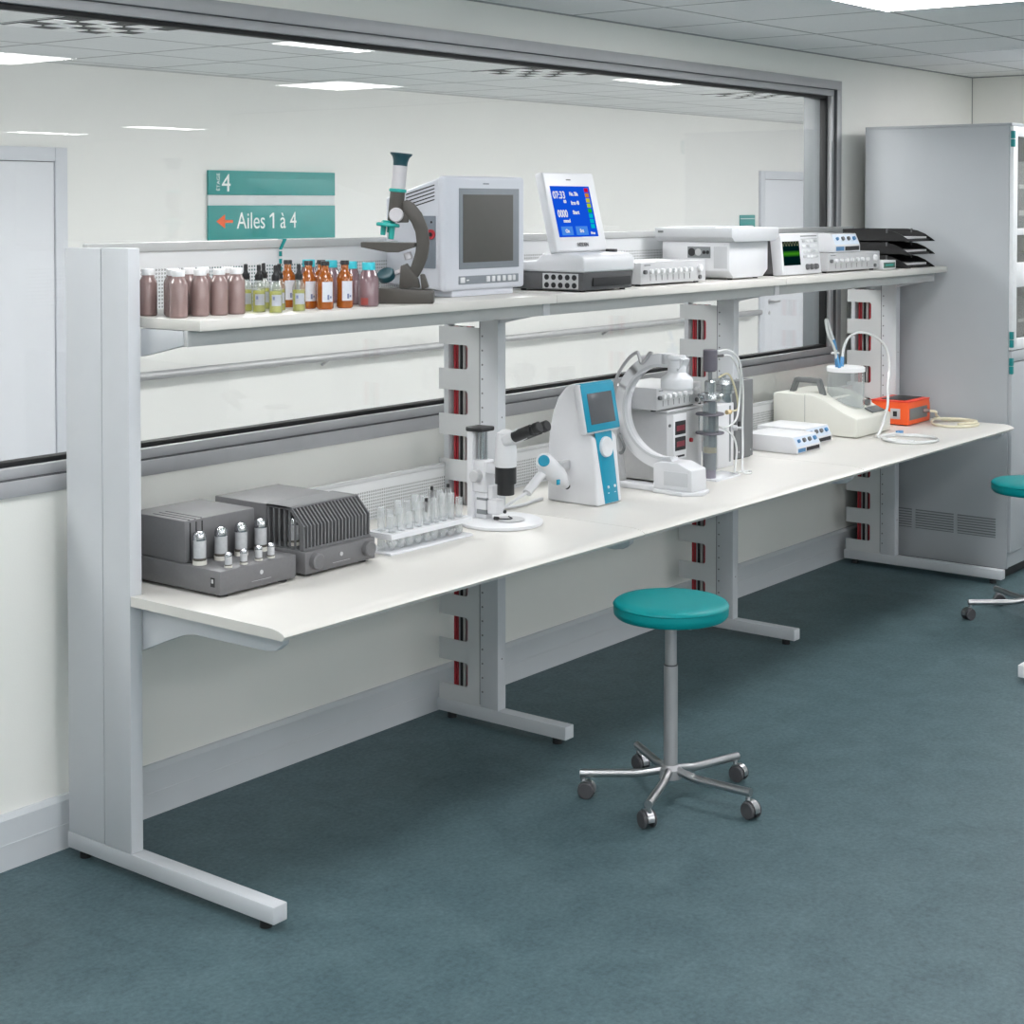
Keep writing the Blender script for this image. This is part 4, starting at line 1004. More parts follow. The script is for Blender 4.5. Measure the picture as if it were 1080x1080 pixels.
for (xa, xb_) in ((3.208, 3.212), (3.470, 3.474)):
    for i in range(7):
        yy = -.52 + .021 * i; zt = W + .1875 if yy > -.47 else W + .140 + (yy + .52) * .95
        b.box(xa, xb_, yy, yy + .005, W + .074, zt)
    b.prism([(-.532, W + .132), (-.532, W + .140), (-.483, W + .1875), (-.384, W + .1875), (-.384, W + .180), (-.480, W + .180)], 'x', xa, xb_)
b.prism([(3.208, W + .1835), (3.474, W + .1835), (3.474, W + .1875), (3.208, W + .1875)], 'y', -.486, -.384)
b.box(3.208, 3.474, -.534, -.528, W + .072, W + .078)
b.build('cage', 'ampdark', t)
for x in (3.245, 3.307, 3.37, 3.432): vac_tube(t, x, -.455, W + .073, .016, .080)
for x in (3.26, 3.42): vac_tube(t, x, -.503, W + .073, .009, .038, 'small_tube')
for x, r in ((3.240, .022), (3.450, .022)):
    k = MB(); k.lathe([(0, 0), (r, 0), (r, .016), (r - .003, .019), (0, .019)], (x, -.543, W + .042), 28, axis=(0, -1, 0)); k.build('knob', 'ampgrey', t)
badge(t, 3.345, -.543, W + .044)

# ------------------------------------------------------------------ test tube rack and tubes
t = thing('test_tube_rack', 'clear white test tube rack right of the caged amplifier', 'rack', (3.745, -.48, W))
b = MB(); b.box(3.555, 3.935, -.541, -.42, W, W + .008, .002); b.build('base_plate', 'rack', t)
TX = [3.592 + .0385 * i for i in range(9)]
TY = [-.512, -.468]
def holed(z0, z1):
    m = MB(); xs = sorted([3.558, 3.930] + [x + s * .0125 for x in TX for s in (-1, 1)]); ys = sorted([-.540, -.440] + [y + s * .0125 for y in TY for s in (-1, 1)])
    for i in range(len(xs) - 1):
        for j in range(len(ys) - 1):
            if i % 2 == 1 and j % 2 == 1: continue
            m.box(xs[i], xs[i + 1], ys[j], ys[j + 1], z0, z1)
    return m
holed(W + .046, W + .062).build('tube_plate', 'rack', t)
for xx in (3.562, 3.912):
    b = MB(); b.box(xx, xx + .014, -.50, -.48, W + .008, W + .046, .001); b.build('side_support', 'tglass', t)
tt = None
heights = {0: [.100, .118, .102, .128, .120, .126, .135, .130, .112], 1: [.120, .108, .130, .124, .136, .128, .140, .134, .138]}
caps = {(0, 4), (1, 6), (1, 8)}
ordn = ['first', 'second', 'third', 'fourth', 'fifth', 'sixth', 'seventh', 'eighth', 'ninth']
def test_tube(x, y, h, label):
    t = thing('test_tube', label, 'test tube', (x, y, W + .009), 'glass test tubes in the rack'); r = .0112
    b = MB(); b.lathe([(0, 0), (r * .6, .002), (r, .010), (r, h), (r + .001, h + .0015), (r - .001, h + .002), (r - .0012, .011), (r * .5, .0035), (0, .003)], (x, y, W + .009), 20); b.build('tube_glass', 'tglass', t)
    return t
for j in (0, 1):
    for i, x in enumerate(TX):
        lab = '%s glass test tube from the left in the %s row of the rack' % (ordn[i], 'front' if j == 0 else 'back')
        q = test_tube(x, TY[j], heights[j][i], lab)
        if (j, i) in caps:
            q['label'] = lab.replace('glass test tube', 'test tube with black dropper')
            d = MB(); hz = W + .009 + heights[j][i]; d.cyl((x, TY[j], hz - .03), (x, TY[j], hz + .001), .004, .006, n=12); d.lathe([(0, 0), (.0085, 0), (.0085, .004), (.005, .007), (.005, .016), (0, .018)], (x, TY[j], hz - .004), 14); d.build('dropper', 'black', q)

# ------------------------------------------------------------------ stereo microscope
t = thing('stereo_microscope', 'white stereo microscope with black eyepieces on a round base', 'microscope', (4.14, -.485, W))
cx, cy = 4.143, -.487
b = MB(); b.lathe([(0, 0), (.131, 0), (.135, .003), (.135, .011), (.130, .014), (.05, .0165), (0, .0165)], (cx, cy, W), 64); b.build('base', 'white', t)
b = MB(); b.lathe([(0, .0175), (.05, .0175), (.05, .0192), (0, .0192)], (cx, -.52, W), 40); b.build('stage_plate', 'knobbox', t)
px, py = 4.125, -.425
b = MB(); b.cyl((px, py, W + .016), (px, py, W + .305), .0165, n=24); b.build('post', 'steelbright', t)
b = MB(); b.box(px - .030, px + .004, py + .018, py + .042, W + .014, W + .298, .003); b.build('rear_column', 'white', t)
b = MB(); b.box(px - .036, px + .034, py - .024, py + .044, W + .296, W + .311, .005, 3); b.build('post_cap', 'black', t)
b = MB(); b.box(px - .026, px + .026, py - .03, py + .026, W + .10, W + .205, .006, 3); b.box(px - .02, px + .02, -.50, py - .02, W + .165, W + .198, .005, 3); b.build('focus_mount', 'white', t)
for sx in (-1, 1):
    k = MB(); k.cyl((px + sx * .024, py - .002, W + .155), (px + sx * .05, py - .002, W + .155), .020, n=24, bev=.003); k.build('focus_knob', 'knobbox', t)
b = MB(); b.box(px - .018, px + .018, py - .028, py + .02, W + .016, W + .10, .004); b.build('post_foot', 'white', t)
b = MB(); b.box(px - .019, px + .019, py - .0295, py + .01, W + .03, W + .045, .001); b.box(px - .019, px + .019, py - .0295, py + .01, W + .075, W + .083, .001); b.build('clamp_bands', 'vent', t)
hx, hy = 4.125, -.520
b = MB(); b.lathe([(0, .19), (.034, .19), (.0355, .195), (.0355, .245), (.033, .275), (.028, .298), (.014, .308), (0, .309)], (hx, hy, W), 36)
b.box(hx - .034, hx + .034, hy - .088, hy - .005, W + .250, W + .288, .012, 3, mtx=Matrix.Translation((hx, hy, W + .27)) @ Matrix.Rotation(math.radians(-26), 4, 'X') @ Matrix.Translation((-hx, -hy, -W - .27)))
b.build('head', 'white', t)
b = MB(); b.lathe([(0, .136), (.034, .136), (.0345, .138), (.0345, .190), (0, .190)], (hx, hy, W), 36); b.build('zoom_body', 'black', t)
b = MB(); b.lathe([(0, .100), (.027, .100), (.0275, .102), (.0275, .137), (0, .137)], (hx, hy, W), 36); b.build('objective', 'black', t)
for sx in (-1, 1):
    ex = hx + sx * .021
    p0 = Vector((ex, hy - .050, W + .292)); d = Vector((0, -.116, .046)).normalized()
    b = MB(); b.cyl(p0, p0 + d * .076, .0185, n=24, bev=.002); b.cyl(p0 + d * .074, p0 + d * .088, .0150, n=24); b.cyl(p0 + d * .086, p0 + d * .110, .0180, n=24, bev=.003); b.build('eyepiece', 'black', t)
# small illuminator clipped in front of the post
b = MB(); b.box(px - .024, px + .020, -.50, -.462, W + .034, W + .082, .005, 3); b.box(px - .012, px + .012, -.475, -.455, W + .08, W + .125, .003); b.build('illuminator', 'white', t)
b = MB(); b.cyl((px - .02, -.505, W + .024), (px - .02, -.49, W + .024), .006, n=12); b.cyl((px + .018, -.505, W + .04), (px + .018, -.49, W + .04), .006, n=12); b.tube([(px - .02, -.49, W + .022), (px, -.52, W + .0215), (px + .02, -.53, W + .0215), (px + .04, -.50, W + .0215)], .002); b.build('slide_clip', 'black', t)
t = thing('screw_cap', 'small black round cap lying left of the stereo microscope base', 'cap', (3.985, -.40, W))
b = MB(); b.lathe([(0, 0), (.020, 0), (.021, .003), (.021, .010), (.019, .013), (0, .013)], (3.985, -.40, W), 24); b.build('cap_body', 'black', t)
b = MB(); b.lathe([(0, .013), (.011, .013), (.011, .016), (0, .016)], (3.985, -.40, W), 20); b.build('cap_top', 'dark', t)

# ------------------------------------------------------------------ teal and white analyser
t = thing('analyser', 'white and teal analyser with tilted screen and teal stripe on the middle worktop', 'instrument', (4.64, -.46, W))
prof = [(-.356, 0), (-.356, .10), (-.358, .18), (-.364, .245), (-.378, .31), (-.402, .365), (-.435, .402), (-.462, .414), (-.505, .405), (-.52, .25), (-.548, .23), (-.572, .0)]
b = MB(); b.prism([(y, W + z) for y, z in prof], 'x', 4.566, 4.714, .010, 3); b.build('housing', 'white', t)
PMd = Matrix.Translation((0, -.555, W + .250)) @ Matrix.Rotation(-math.radians(11), 4, 'X')
b = MB(); b.box(4.524, 4.728, 0, .030, 0, .172, .008, 3, mtx=PMd); hd = b.build('screen_head', 'white', t)
b = MB(); b.box(4.529, 4.723, -.003, .004, .006, .167, .003, mtx=PMd); b.box(4.533, 4.719, -.001, .027, .160, .1738, .004, mtx=PMd); b.build('screen_frame', 'devteal', hd)
b = MB(); b.box(4.555, 4.700, -.0045, .001, .030, .136, .001, mtx=PMd); b.build('screen', 'devscr', hd)
fa = math.atan2(.024, .23)
PMf = Matrix.Translation((0, -.5715, W + .002)) @ Matrix.Rotation(-fa, 4, 'X')
b = MB(); b.prism([(4.610, .004), (4.690, .004), (4.680, .248), (4.584, .248)], 'y', -.0022, .002, .0005, mtx=PMf); st_ = b.build('front_stripe', 'devteal', t)
b = MB(); b.lathe([(0, 0), (.033, 0), (.036, .003), (.034, .012), (.020, .014), (.012, .011), (0, .011)], PMf @ Vector((4.636, 0, .196)), 32, axis=(0, -1, .1)); b.build('dial', 'white', t)
for xx in (4.634, 4.672):
    k = MB(); k.lathe([(0, 0), (.0055, 0), (.0045, .004), (0, .005)], PMf @ Vector((xx, -.001, .058)), 16, axis=(0, -1, .1)); k.build('button', 'white', st_)
    k = MB(); k.box(xx - .004, xx + .004, -.0026, .001, .036, .039, mtx=PMf); k.build('print', 'white', st_)
b = MB(); b.box(4.530, 4.570, -.455, -.425, W + .12, W + .15, .004); b.build('probe_holder', 'knobbox', t)

t = thing('handpiece', 'white handpiece with teal round end hanging on the side of the teal analyser', 'handpiece', (4.49, -.43, W + .09))
a0, a1 = Vector((4.398, -.462, W + .172)), Vector((4.516, -.462, W + .082))
dd = (a1 - a0).normalized()
b = MB(); b.lathe([(0, -.006), (.024, -.004), (.031, .008), (.034, .03), (.034, .10), (.030, .125), (.022, .140), (0, .142)], a0, 28, axis=dd); b.build('body', 'white', t)
b = MB(); vdir = Vector((-.75, -.62, .1)); b.lathe([(0, 0), (.019, 0), (.0195, .003), (.017, .006), (0, .006)], Vector((4.404, -.462, W + .170)) + vdir.normalized() * .026, 28, axis=vdir); b.build('end_disc', 'devteal', t)
e0 = a0 + dd * .135
b = MB(); b.cyl(e0, e0 + dd * .034, .021, .016, n=24, bev=.002); b.build('nozzle', 'white', t)
b = MB(); b.cyl(e0 + dd * .032, e0 + dd * .048, .0105, n=18, bev=.002); b.build('tip', 'black', t)
b = MB(); b.tube([(4.426, -.455, W + .135), (4.391, -.450, W + .110), (4.351, -.445, W + .080), (4.336, -.445, W + .068)], .0155, n=14); b.build('grip', 'white', t)
b = MB(); b.box(4.434, 4.450, -.499, -.493, W + .086, W + .104, .002); b.build('trigger', 'devteal', t)
b = MB(); b.tube([(4.338, -.445, W + .070), (4.30, -.42, W + .045), (4.27, -.385, W + .015), (4.26, -.36, W + .006), (4.33, -.345, W + .006), (4.42, -.36, W + .006), (4.50, -.345, W + .006), (4.56, -.34, W + .006)], .0052); b.build('lead', 'white', t)

# ------------------------------------------------------------------ heater box with red displays, knob box on top
t = thing('heater_box', 'light grey metal box with two red displays carrying the knob box', 'instrument', (5.22, -.39, W))
b = MB(); b.box(5.097, 5.343, -.510, -.27, W + .006, W + .262, .006); b.build('case', 'knobbox', t)
b = MB(); b.box(5.092, 5.348, -.515, -.265, W + .262, W + .272, .003); b.build('lid', 'knobbox', t)
b = MB()
for xx in (5.12, 5.32):
    for yy in (-.49, -.29): b.cyl((xx, yy, W), (xx, yy, W + .007), .010, n=12)
b.build('feet', 'black', t)
b = MB(); b.box(5.138, 5.227, -.5125, -.509, W + .085, W + .252, .001); pn = b.build('front_panel', 'white', t)
for z0 in (.176, .117):
    b = MB(); b.box(5.148, 5.220, -.5145, -.511, W + z0, W + z0 + .050, .001); b.build('red_display', 'slot', pn)
    b = MB(); b.box(5.156, 5.212, -.5152, -.514, W + z0 + .014, W + z0 + .034); b.build('digits', 'redled', pn)
b = MB(); b.box(5.155, 5.212, -.5135, -.512, W + .092, W + .099); b.build('slot', 'slot', pn)
k = MB(); k.cyl((5.258, -.519, W + .147), (5.258, -.509, W + .147), .008, n=14); k.build('red_button', 'red', t)
k = MB(); k.cyl((5.113, -.514, W + .215), (5.113, -.509, W + .215), .006, n=12); k.build('switch', 'knobdark', t)
knob_instrument(5.022, 5.328, -.512, -.29, W + .272, W + .360, 'light grey knob box standing on the heater box beside the mini C-arm', n=6)

# ------------------------------------------------------------------ mini C-arm
t = thing('c_arm', 'white mini C-arm with round detector head in front of the heater box', 'imaging device', (4.99, -.5, W))
CX, CYc, CZ, RO, RI = 4.985, -.578, 1.037, .208, .166
arc = [math.radians(a) for a in range(66, 284, 6)]
pts_o = [(CYc - RO * math.cos(a) * -1 * -1, CZ + RO * math.sin(a)) for a in arc]
def yz(a, r): return (CYc - r * math.cos(a), CZ + r * math.sin(a))     # angle 0 = towards the viewer
b = MB()
for a_, c_ in zip(arc[:-1], arc[1:]):
    b.prism([yz(a_, RO), yz(c_, RO), yz(c_, RI), yz(a_, RI)], 'x', CX - .022, CX + .022)
bmesh.ops.remove_doubles(b.bm, verts=b.bm.verts[:], dist=1e-5)
b.build('arc', 'white', t)
b = MB()
for a_, c_ in zip(arc[:-1], arc[1:]):
    b.prism([yz(a_, RI + .006), yz(c_, RI + .006), yz(c_, RI - .004), yz(a_, RI - .004)], 'x', CX - .028, CX - .010)
b.build('guide_rail', 'tray', t)
DYc = -.622
b = MB(); b.lathe([(0, 0), (.053, 0), (.058, .007), (.058, .036), (.054, .044), (.038, .056), (.0325, .062), (.0325, .118), (.031, .122), (0, .122)], (CX, DYc, 1.118), 40); b.build('detector', 'white', t)
b = MB(); b.lathe([(.0325, .104), (.034, .106), (.034, .111), (.0325, .113)], (CX, DYc, 1.118), 40); b.build('detector_ring', 'tray', t)
b = MB(); b.box(CX - .020, CX + .020, -.60, -.47, 1.195, 1.232, .008, 3); b.build('detector_arm', 'white', t)
b = MB(); b.prism([(-.555, W + .014), (-.555, W + .100), (-.575, W + .110), (-.655, W + .112), (-.714, W + .090), (-.718, W + .014)], 'x', CX - .050, CX + .050, .004); so_ = b.build('source_head', 'white', t)
b = MB(); b.box(CX - .0515, CX - .049, -.70, -.60, W + .03, W + .08, .001); b.build('side_cover', 'tray', so_)
b = MB(); b.prism([(CX - .06, -.56), (CX + .055, -.56), (CX + .055, -.725), (CX - .02, -.745), (CX - .075, -.69)], 'z', W, W + .014, .003); b.build('base_plate', 'white', t)
b = MB(); b.box(CX - .045, CX + .005, -.57, -.38, W, W + .024, .006, 3); b.build('base_leg', 'white', t)
b = MB(); b.prism([(-.415, W + .02), (-.375, W + .02), (-.365, 1.0), (-.385, 1.0)], 'x', CX - .040, CX - .010, .003); b.build('stand', 'knobbox', t)
b = MB(); b.tube([(CX - .03, -.367, 1.06), (CX - .03, -.385, 1.15), (CX - .03, -.43, 1.215), (CX - .03, -.468, 1.243), (CX - .03, -.478, 1.238), (CX - .03, -.488, 1.210), (CX - .03, -.50, 1.212), (CX - .03, -.525, 1.243), (CX - .03, -.535, 1.243)], .0065, sub=4); b.build('handle', 'chrome_dull', t)
b = MB(); b.tube([(CX - .02, -.39, W + .19), (CX - .045, -.41, W + .185), (CX - .05, -.43, W + .15), (CX - .04, -.41, W + .125), (CX - .025, -.385, W + .13)], .006); b.build('cable_hook', 'handle', t)

# ------------------------------------------------------------------ column reactor
t = thing('column_reactor', 'glass column reactor with dark motor, clamps and hoses beside the heater box', 'reactor', (5.290, -.576, W))
kx, ky = 5.290, -.576
ZR = .783
b = MB(); b.prism([(kx - .035, ky - .050), (kx + .150, ky - .050), (kx + .175, ky + .03), (kx + .175, ky + .055), (kx - .03, ky + .055)], 'z', ZR - .034, ZR - .026, .001); b.build('base_plate', 'rack', t)
b = MB(); b.lathe([(0, -.027), (.024, -.027), (.024, .008), (0, .008)], (kx, ky, ZR), 28); b.build('pedestal', 'purple', t)
b = MB(); b.lathe([(0, .008), (.0255, .008), (.0255, .070), (0, .072)], (kx, ky, ZR), 28); b.build('sediment', 'purple', t)
b = MB(); b.lathe([(0, .072), (.0255, .072), (.0255, .092), (0, .093)], (kx, ky, ZR), 28); b.build('sand_layer', 'sand', t)
b = MB(); b.lathe([(0, .007), (.0275, .007), (.0275, .275)], (kx, ky, ZR), 32); b.lathe([(0, .093), (.0155, .093), (.0155, .27), (0, .27)], (kx + .006, ky - .006, ZR), 24, m=1); b.build('glass_column', ['vessel', 'crtside'], t)
for z0 in (.145, .218):
    b = MB(); b.lathe([(.028, z0), (.054, z0), (.056, z0 + .003), (.054, z0 + .007), (.028, z0 + .008)], (kx, ky, ZR), 36); b.build('clamp_disc', 'ironpurple', t)
for a in (.6, 2.5, 4.4):
    b = MB(); b.cyl((kx + .045 * math.cos(a), ky + .045 * math.sin(a), ZR + .15), (kx + .045 * math.cos(a), ky + .045 * math.sin(a), ZR + .225), .003, n=8); b.build('tie_rod', 'steelbright', t)
b = MB(); b.lathe([(0, .272), (.036, .272), (.039, .276), (.039, .298), (.036, .303), (.022, .306), (.022, .345), (.016, .352), (0, .352)], (kx, ky, ZR), 36); b.build('head_flange', 'steelbright', t)
for a in (-2.6, -1.6, -.6, .5, 1.6, 2.8):
    b = MB(); b.cyl((kx + .034 * math.cos(a), ky + .034 * math.sin(a), ZR + .29), (kx + .052 * math.cos(a), ky + .052 * math.sin(a), ZR + .29), .007, n=12, bev=.001); b.build('port', 'steelbright', t)
b = MB(); b.cyl((kx, ky, ZR + .35), (kx, ky, ZR + .39), .0085, n=16); b.build('shaft', 'vent', t)
b = MB(); b.lathe([(0, .385), (.020, .385), (.027, .392), (.0275, .396), (.0275, .468), (.026, .470), (0, .470)], (kx, ky, ZR), 32); b.build('motor', 'ironpurple', t)
b = MB(); b.cyl((kx + .02, ky - .012, ZR + .444), (kx + .062, ky - .020, ZR + .444), .006, n=12); b.build('motor_plug', 'dark', t)
b = MB(); b.tube([(kx + .03, ky - .015, ZR + .461), (kx + .09, ky - .03, ZR + .462), (kx + .15, ky - .04, ZR + .42), (kx + .20, ky - .03, ZR + .30), (kx + .215, ky - .02, ZR + .16), (kx + .20, ky - .03, ZR + .06), (kx + .175, ky - .045, ZR - .018), (kx + .21, ky - .06, ZR - .029), (kx + .25, ky - .03, ZR - .029), (kx + .19, ky - .01, ZR - .029), (kx + .15, ky - .04, ZR - .029)], .0045); b.build('hose', 'hose', t)
b = MB(); b.tube([(kx + .058, ky - .02, ZR + .444), (kx + .11, ky - .03, ZR + .435), (kx + .175, ky - .03, ZR + .36), (kx + .19, ky - .02, ZR + .26), (kx + .15, ky - .03, ZR + .19), (kx + .08, ky - .03, ZR + .165), (kx + .04, ky - .01, ZR + .17)], .004); b.build('hose', 'hose', t)
b = MB(); b.tube([(kx + .08, ky + .01, ZR + .355), (kx + .13, ky - .005, ZR + .365), (kx + .17, ky - .01, ZR + .31), (kx + .195, ky - .01, ZR + .25), (kx + .19, ky - .01, ZR + .22), (kx + .10, ky - .02, ZR + .222)], .004); b.build('hose', 'hose_y', t)
b = MB(); b.tube([(kx + .05, ky - .02, ZR + .165), (kx + .11, ky - .035, ZR + .13), (kx + .135, ky - .04, ZR + .07), (kx + .11, ky - .045, ZR - .018)], .004); b.build('hose', 'hose', t)
b = MB(); b.lathe([(0, 0), (.009, 0), (.007, .02), (.010, .022), (0, .03)], (kx + .075, ky - .03, ZR + .222), 14, axis=(1, -.1, 0)); b.build('yellow_fitting', 'sand', t)

for o_ in (t,): o_.scale = (.968, .968, .968)

t = thing('filter_unit', 'white filter unit with steel lidded vessel standing behind the column reactor', 'instrument', (5.575, -.44, W))
b = MB(); b.box(5.515, 5.635, -.478, -.405, W, W + .250, .004); b.build('housing', 'white', t)
b = MB(); b.box(5.598, 5.610, -.4795, -.477, W + .02, W + .24); b.build('edge_strip', 'vent', t)
b = MB(); b.lathe([(0, .248), (.034, .248), (.036, .254), (.036, .285), (.046, .288), (.046, .300), (.050, .302), (.050, .322), (.046, .324), (.044, .340), (.012, .345), (.012, .360), (0, .361)], (5.612, -.442, W), 36); b.build('lidded_vessel', 'steelbright', t)
b = MB(); b.lathe([(0, 0), (.012, 0), (.010, .018), (.005, .02), (.005, .035), (0, .035)], (5.625, -.478, W + .15), 16, axis=(.5, -1, 0)); b.build('valve', 'tray', t)
t = thing('grey_unit', 'dark grey slab-shaped unit left of the two white control boxes', 'instrument', (5.83, -.37, W))
b = MB(); b.box(5.757, 5.893, -.418, -.372, W + .004, W + .318, .004); b.build('case', 'darkpanel', t)
b = MB(); b.box(5.765, 5.885, -.41, -.378, W, W + .006); b.build('feet', 'black', t)
for xx in (5.778, 5.872):
    k = MB(); k.cyl((xx, -.4195, W + .03), (xx, -.417, W + .03), .004, n=10); k.build('screw', 'knobbox', t)
k = MB(); k.box(5.768, 5.785, -.424, -.416, W + .135, W + .155, .002); k.build('latch', 'black', t)

# ------------------------------------------------------------------ right-hand worktop
stimulator(6.030, 6.240, -.545, -.295, W, .070, 'white control box with pale blue sloped front, the nearer of the pair on the worktop')
stimulator(6.285, 6.495, -.468, -.215, W, .070, 'white control box with pale blue sloped front, the rear one beside the cream pump')

t = thing('pump', 'cream sloping pump with grey carry handle carrying the clear container', 'pump', (6.775, -.33, W))
prof = [(-.532, W + .004), (-.532, W + .084), (-.522, W + .090), (-.47, W + .108), (-.42, W + .134), (-.37, W + .160), (-.32, W + .176), (-.275, W + .180), (-.125, W + .178), (-.118, W + .17), (-.118, W + .004)]
b = MB(); b.prism(prof, 'x', 6.603, 6.948, .005, 3); b.build('housing', 'cream', t)
b = MB()
for xx in (6.64, 6.91):
    for yy in (-.50, -.15): b.cyl((xx, yy, W), (xx, yy, W + .005), .012, n=12)
b.build('feet', 'black', t)
b = MB(); b.box(6.6022, 6.604, -.2795, -.278, W + .006, W + .176); b.build('seam', 'vent', t)
b = MB()
hxx = 6.69
b.prism([(-.16, W + .178), (-.185, W + .178), (-.20, W + .222), (-.298, W + .222), (-.312, W + .176), (-.337, W + .17), (-.314, W + .240), (-.304, W + .245), (-.195, W + .245), (-.185, W + .24)], 'x', hxx - .014, hxx + .014, .003); b.build('carry_handle', 'handle', t)
sl = math.atan2(.05, .1)
b = MB(); b.box(6.862, 6.892, -.462, -.432, W + .118, W + .142, .004); b.build('clip', 'handle', t)
PMp = Matrix.Translation((0, -.515, W + .0945)) @ Matrix.Rotation(math.radians(23), 4, 'X')
b = MB(); b.box(6.80, 6.92, 0, .045, -.002, .0035, .001, mtx=PMp); b.build('control_panel', 'handle', t)
t = thing('container', 'clear graduated container with white lid standing on the cream pump', 'container', (6.785, -.395, W + .15))
ccx, ccy, cr = 6.778, -.392, .083
b = MB()
n = 40; bm = b.bm; lo = []; hi = []
for k in range(n):
    a = 2 * PI * k / n; x, y = ccx + cr * math.cos(a), ccy + cr * math.sin(a)
    zb = W + .127 + (y + .392 + .083) * .33 if y < -.32 else W + .1815
    zb = max(zb, {True: W + .12, False: W + .12}[True])
    lo.append(bm.verts.new((x, y, min(W + .184, W + .150 + (y - ccy) * .42)))); hi.append(bm.verts.new((x, y, 1.030)))
for k in range(n): bm.faces.new((lo[k], lo[(k + 1) % n], hi[(k + 1) % n], hi[k]))
bm.faces.new(lo[::-1])
b.build('vessel', 'frost', t)
b = MB(); b.lathe([(0, 1.026), (cr + .003, 1.026), (cr + .003, 1.044), (cr - .002, 1.048), (0, 1.048)], (ccx, ccy, 0), 48); b.build('lid', 'capwhite', t)
b = MB()
for i in range(6): b.box(ccx + cr * .78, ccx + cr * .80, ccy - cr * .62, ccy - cr * .58, .93 + .015 * i, .933 + .015 * i)
b.build('graduation', 'capwhite', t)
t = thing('suction_tube', 'clear suction tube with blue tip arching from the container lid to the worktop', 'tube', (6.78, -.385, 1.05))
b = MB(); b.tube([(6.758, -.385, 1.088), (6.772, -.385, 1.13), (6.80, -.388, 1.168), (6.85, -.395, 1.190), (6.91, -.405, 1.194), (6.98, -.415, 1.180), (7.05, -.43, 1.150), (7.10, -.44, 1.10), (7.10, -.455, 1.02), (7.03, -.48, .94), (6.92, -.53, .87), (6.82, -.56, .815), (6.755, -.575, .78), (6.70, -.585, W + .0075), (6.68, -.602, W + .0075)], .0062); b.build('tube', 'hose', t)
b = MB(); b.cyl((6.752, -.385, 1.048), (6.758, -.385, 1.092), .0085, n=14); b.build('blue_tip', 'bluetip', t)
t = thing('suction_tube', 'folded clear tube with blue connectors standing at the left of the container lid', 'tube', (6.71, -.385, 1.05))
b = MB(); b.tube([(6.712, -.38, 1.10), (6.690, -.38, 1.155), (6.650, -.38, 1.215), (6.622, -.38, 1.258), (6.612, -.38, 1.268), (6.604, -.38, 1.258), (6.618, -.385, 1.20), (6.665, -.39, 1.14), (6.69, -.39, 1.09)], .0062); b.build('tube', 'hose', t)
b = MB(); b.cyl((6.716, -.38, 1.048), (6.706, -.38, 1.115), .009, n=14); b.cyl((6.700, -.38, 1.13), (6.676, -.38, 1.175), .008, n=14); b.cyl((6.700, -.40, 1.048), (6.690, -.39, 1.10), .008, n=14); b.build('blue_connectors', 'bluetip', t)
b = MB(); b.cyl((6.655, -.385, 1.117), (6.72, -.385, 1.111), .005, n=10); b.build('cross_bar', 'capwhite', t)

t = thing('orange_case', 'orange instrument case with dark top handle at the right end of the worktop', 'instrument', (7.25, -.44, W))
b = MB(); b.prism([(7.125, W + .004), (7.372, W + .004), (7.372, W + .085), (7.360, W + .110), (7.125, W + .110)], 'y', -.537, -.352, .005); b.build('case', 'orange', t)
b = MB(); b.box(7.122, 7.362, -.54, -.35, W + .108, W + .114, .002); b.build('top_cover', 'orangered', t)
b = MB(); b.box(7.16, 7.345, -.505, -.385, W + .1135, W + .1165, .002); b.build('top_handle', 'black', t)
b = MB(); b.box(7.1235, 7.126, -.497, -.448, W + .030, W + .078, .001); sp2 = b.build('side_plate', 'knobbox', t)
b = MB(); b.box(7.1225, 7.124, -.482, -.462, W + .042, W + .066); b.build('side_display', 'slot', sp2)
b = MB(); b.box(7.14, 7.332, -.5395, -.536, W + .026, W + .080, .001); fp = b.build('front_plate', 'handle', t)
b = MB(); b.cyl((7.285, -.540, W + .058), (7.30, -.565, W + .058), .010, .008, n=14); b.build('plug', 'mauve', fp)
b = MB(); b.box(7.14, 7.17, -.52, -.37, W, W + .005); b.box(7.33, 7.36, -.52, -.37, W, W + .005); b.build('feet', 'black', t)
t = thing('cable', 'beige cable looping from the orange case on the worktop end', 'cable', (7.32, -.66, W))
loop = [(7.30, -.566, W + .058), (7.325, -.585, W + .052), (7.37, -.57, W + .03), (7.405, -.585, W + .008), (7.43, -.64, W + .006), (7.42, -.72, W + .006), (7.37, -.775, W + .006), (7.29, -.785, W + .006), (7.22, -.75, W + .006), (7.20, -.68, W + .006), (7.235, -.61, W + .008), (7.30, -.585, W + .02), (7.36, -.595, W + .018), (7.41, -.65, W + .016), (7.425, -.70, W + .014), (7.38, -.762, W + .016), (7.30, -.772, W + .016), (7.24, -.73, W + .014)]
b = MB(); b.tube(loop, .0062); b.build('lead', 'beige', t)
t = thing('tubing_coil', 'coiled clear tubing with blue connector lying on the worktop front', 'tubing', (6.70, -.735, W))
pts = []
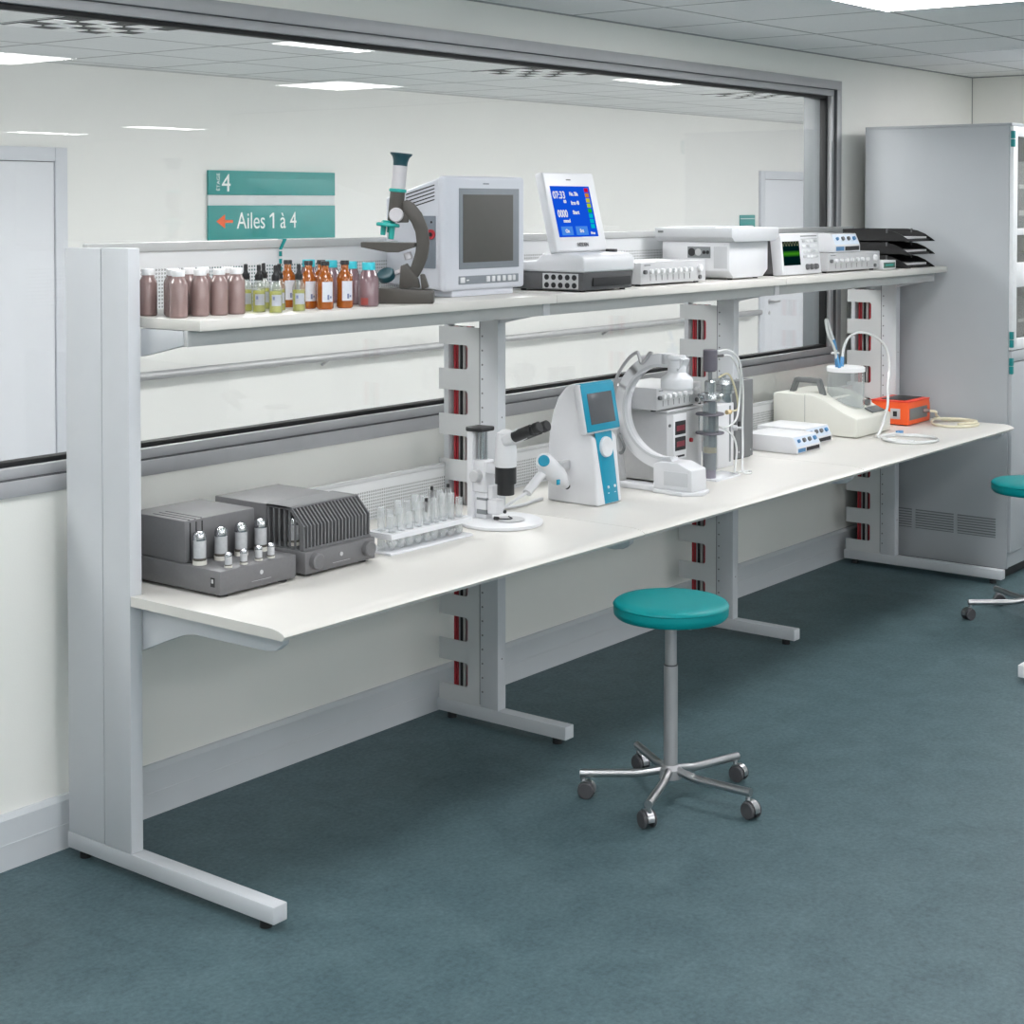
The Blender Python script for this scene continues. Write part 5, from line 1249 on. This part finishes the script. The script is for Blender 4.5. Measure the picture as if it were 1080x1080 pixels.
for k in range(40):
    a = 2 * PI * k / 16; r = .118 + .004 * math.sin(k * 1.3); pts.append((6.70 + r * math.cos(a + 1), -.735 + r * math.sin(a + 1), W + .0055 + .0048 * (k // 16)))
b = MB(); b.tube(pts, .005, sub=3); b.build('tubing', 'hose', t)
b = MB(); b.box(6.85, 6.885, -.625, -.60, W, W + .016, .004); b.cyl((6.84, -.615, W + .008), (6.86, -.612, W + .008), .006, n=12); b.build('blue_connector', 'bluetip', t)

# ------------------------------------------------------------------ camera, world, colour
f_px, yaw_t, pitch = 1735.0, math.atan((1890 - 540) / 1735.0), math.radians(1.5)
right = Vector((math.sin(yaw_t), -math.cos(yaw_t), 0)); fh = Vector((math.cos(yaw_t), math.sin(yaw_t), 0))
fwd = fh * math.cos(pitch) - Vector((0, 0, 1)) * math.sin(pitch); up = right.cross(fwd)
cam = bpy.data.cameras.new('camera'); co = bpy.data.objects.new('camera', cam); COL.objects.link(co)
cam.sensor_width = 36; cam.lens = 36 * f_px / 1080; cam.shift_y = -0.25793
cam.clip_start = .05; cam.clip_end = 60
co.matrix_world = Matrix(((right.x, up.x, -fwd.x, 0), (right.y, up.y, -fwd.y, -3.755), (right.z, up.z, -fwd.z, 1.777), (0, 0, 0, 1)))
SC.camera = co
wd = bpy.data.worlds.new('world'); SC.world = wd; wd.use_nodes = True
wd.node_tree.nodes['Background'].inputs[0].default_value = (.8, .85, .9, 1); wd.node_tree.nodes['Background'].inputs[1].default_value = .3
vs = SC.view_settings
SC.display_settings.display_device = 'sRGB'
vs.view_transform = 'Standard'; vs.look = 'None'; vs.gamma = 1; vs.exposure = 0.31
try: vs.use_curve_mapping = False
except Exception: pass
cy_ = SC.cycles
cy_.use_denoising = True
try: cy_.denoiser = 'OPENIMAGEDENOISE'
except Exception: pass
cy_.max_bounces = 10; cy_.diffuse_bounces = 6; cy_.glossy_bounces = 4; cy_.transmission_bounces = 8; cy_.transparent_max_bounces = 24
cy_.caustics_reflective = False; cy_.caustics_refractive = False
cy_.sample_clamp_indirect = 4.0
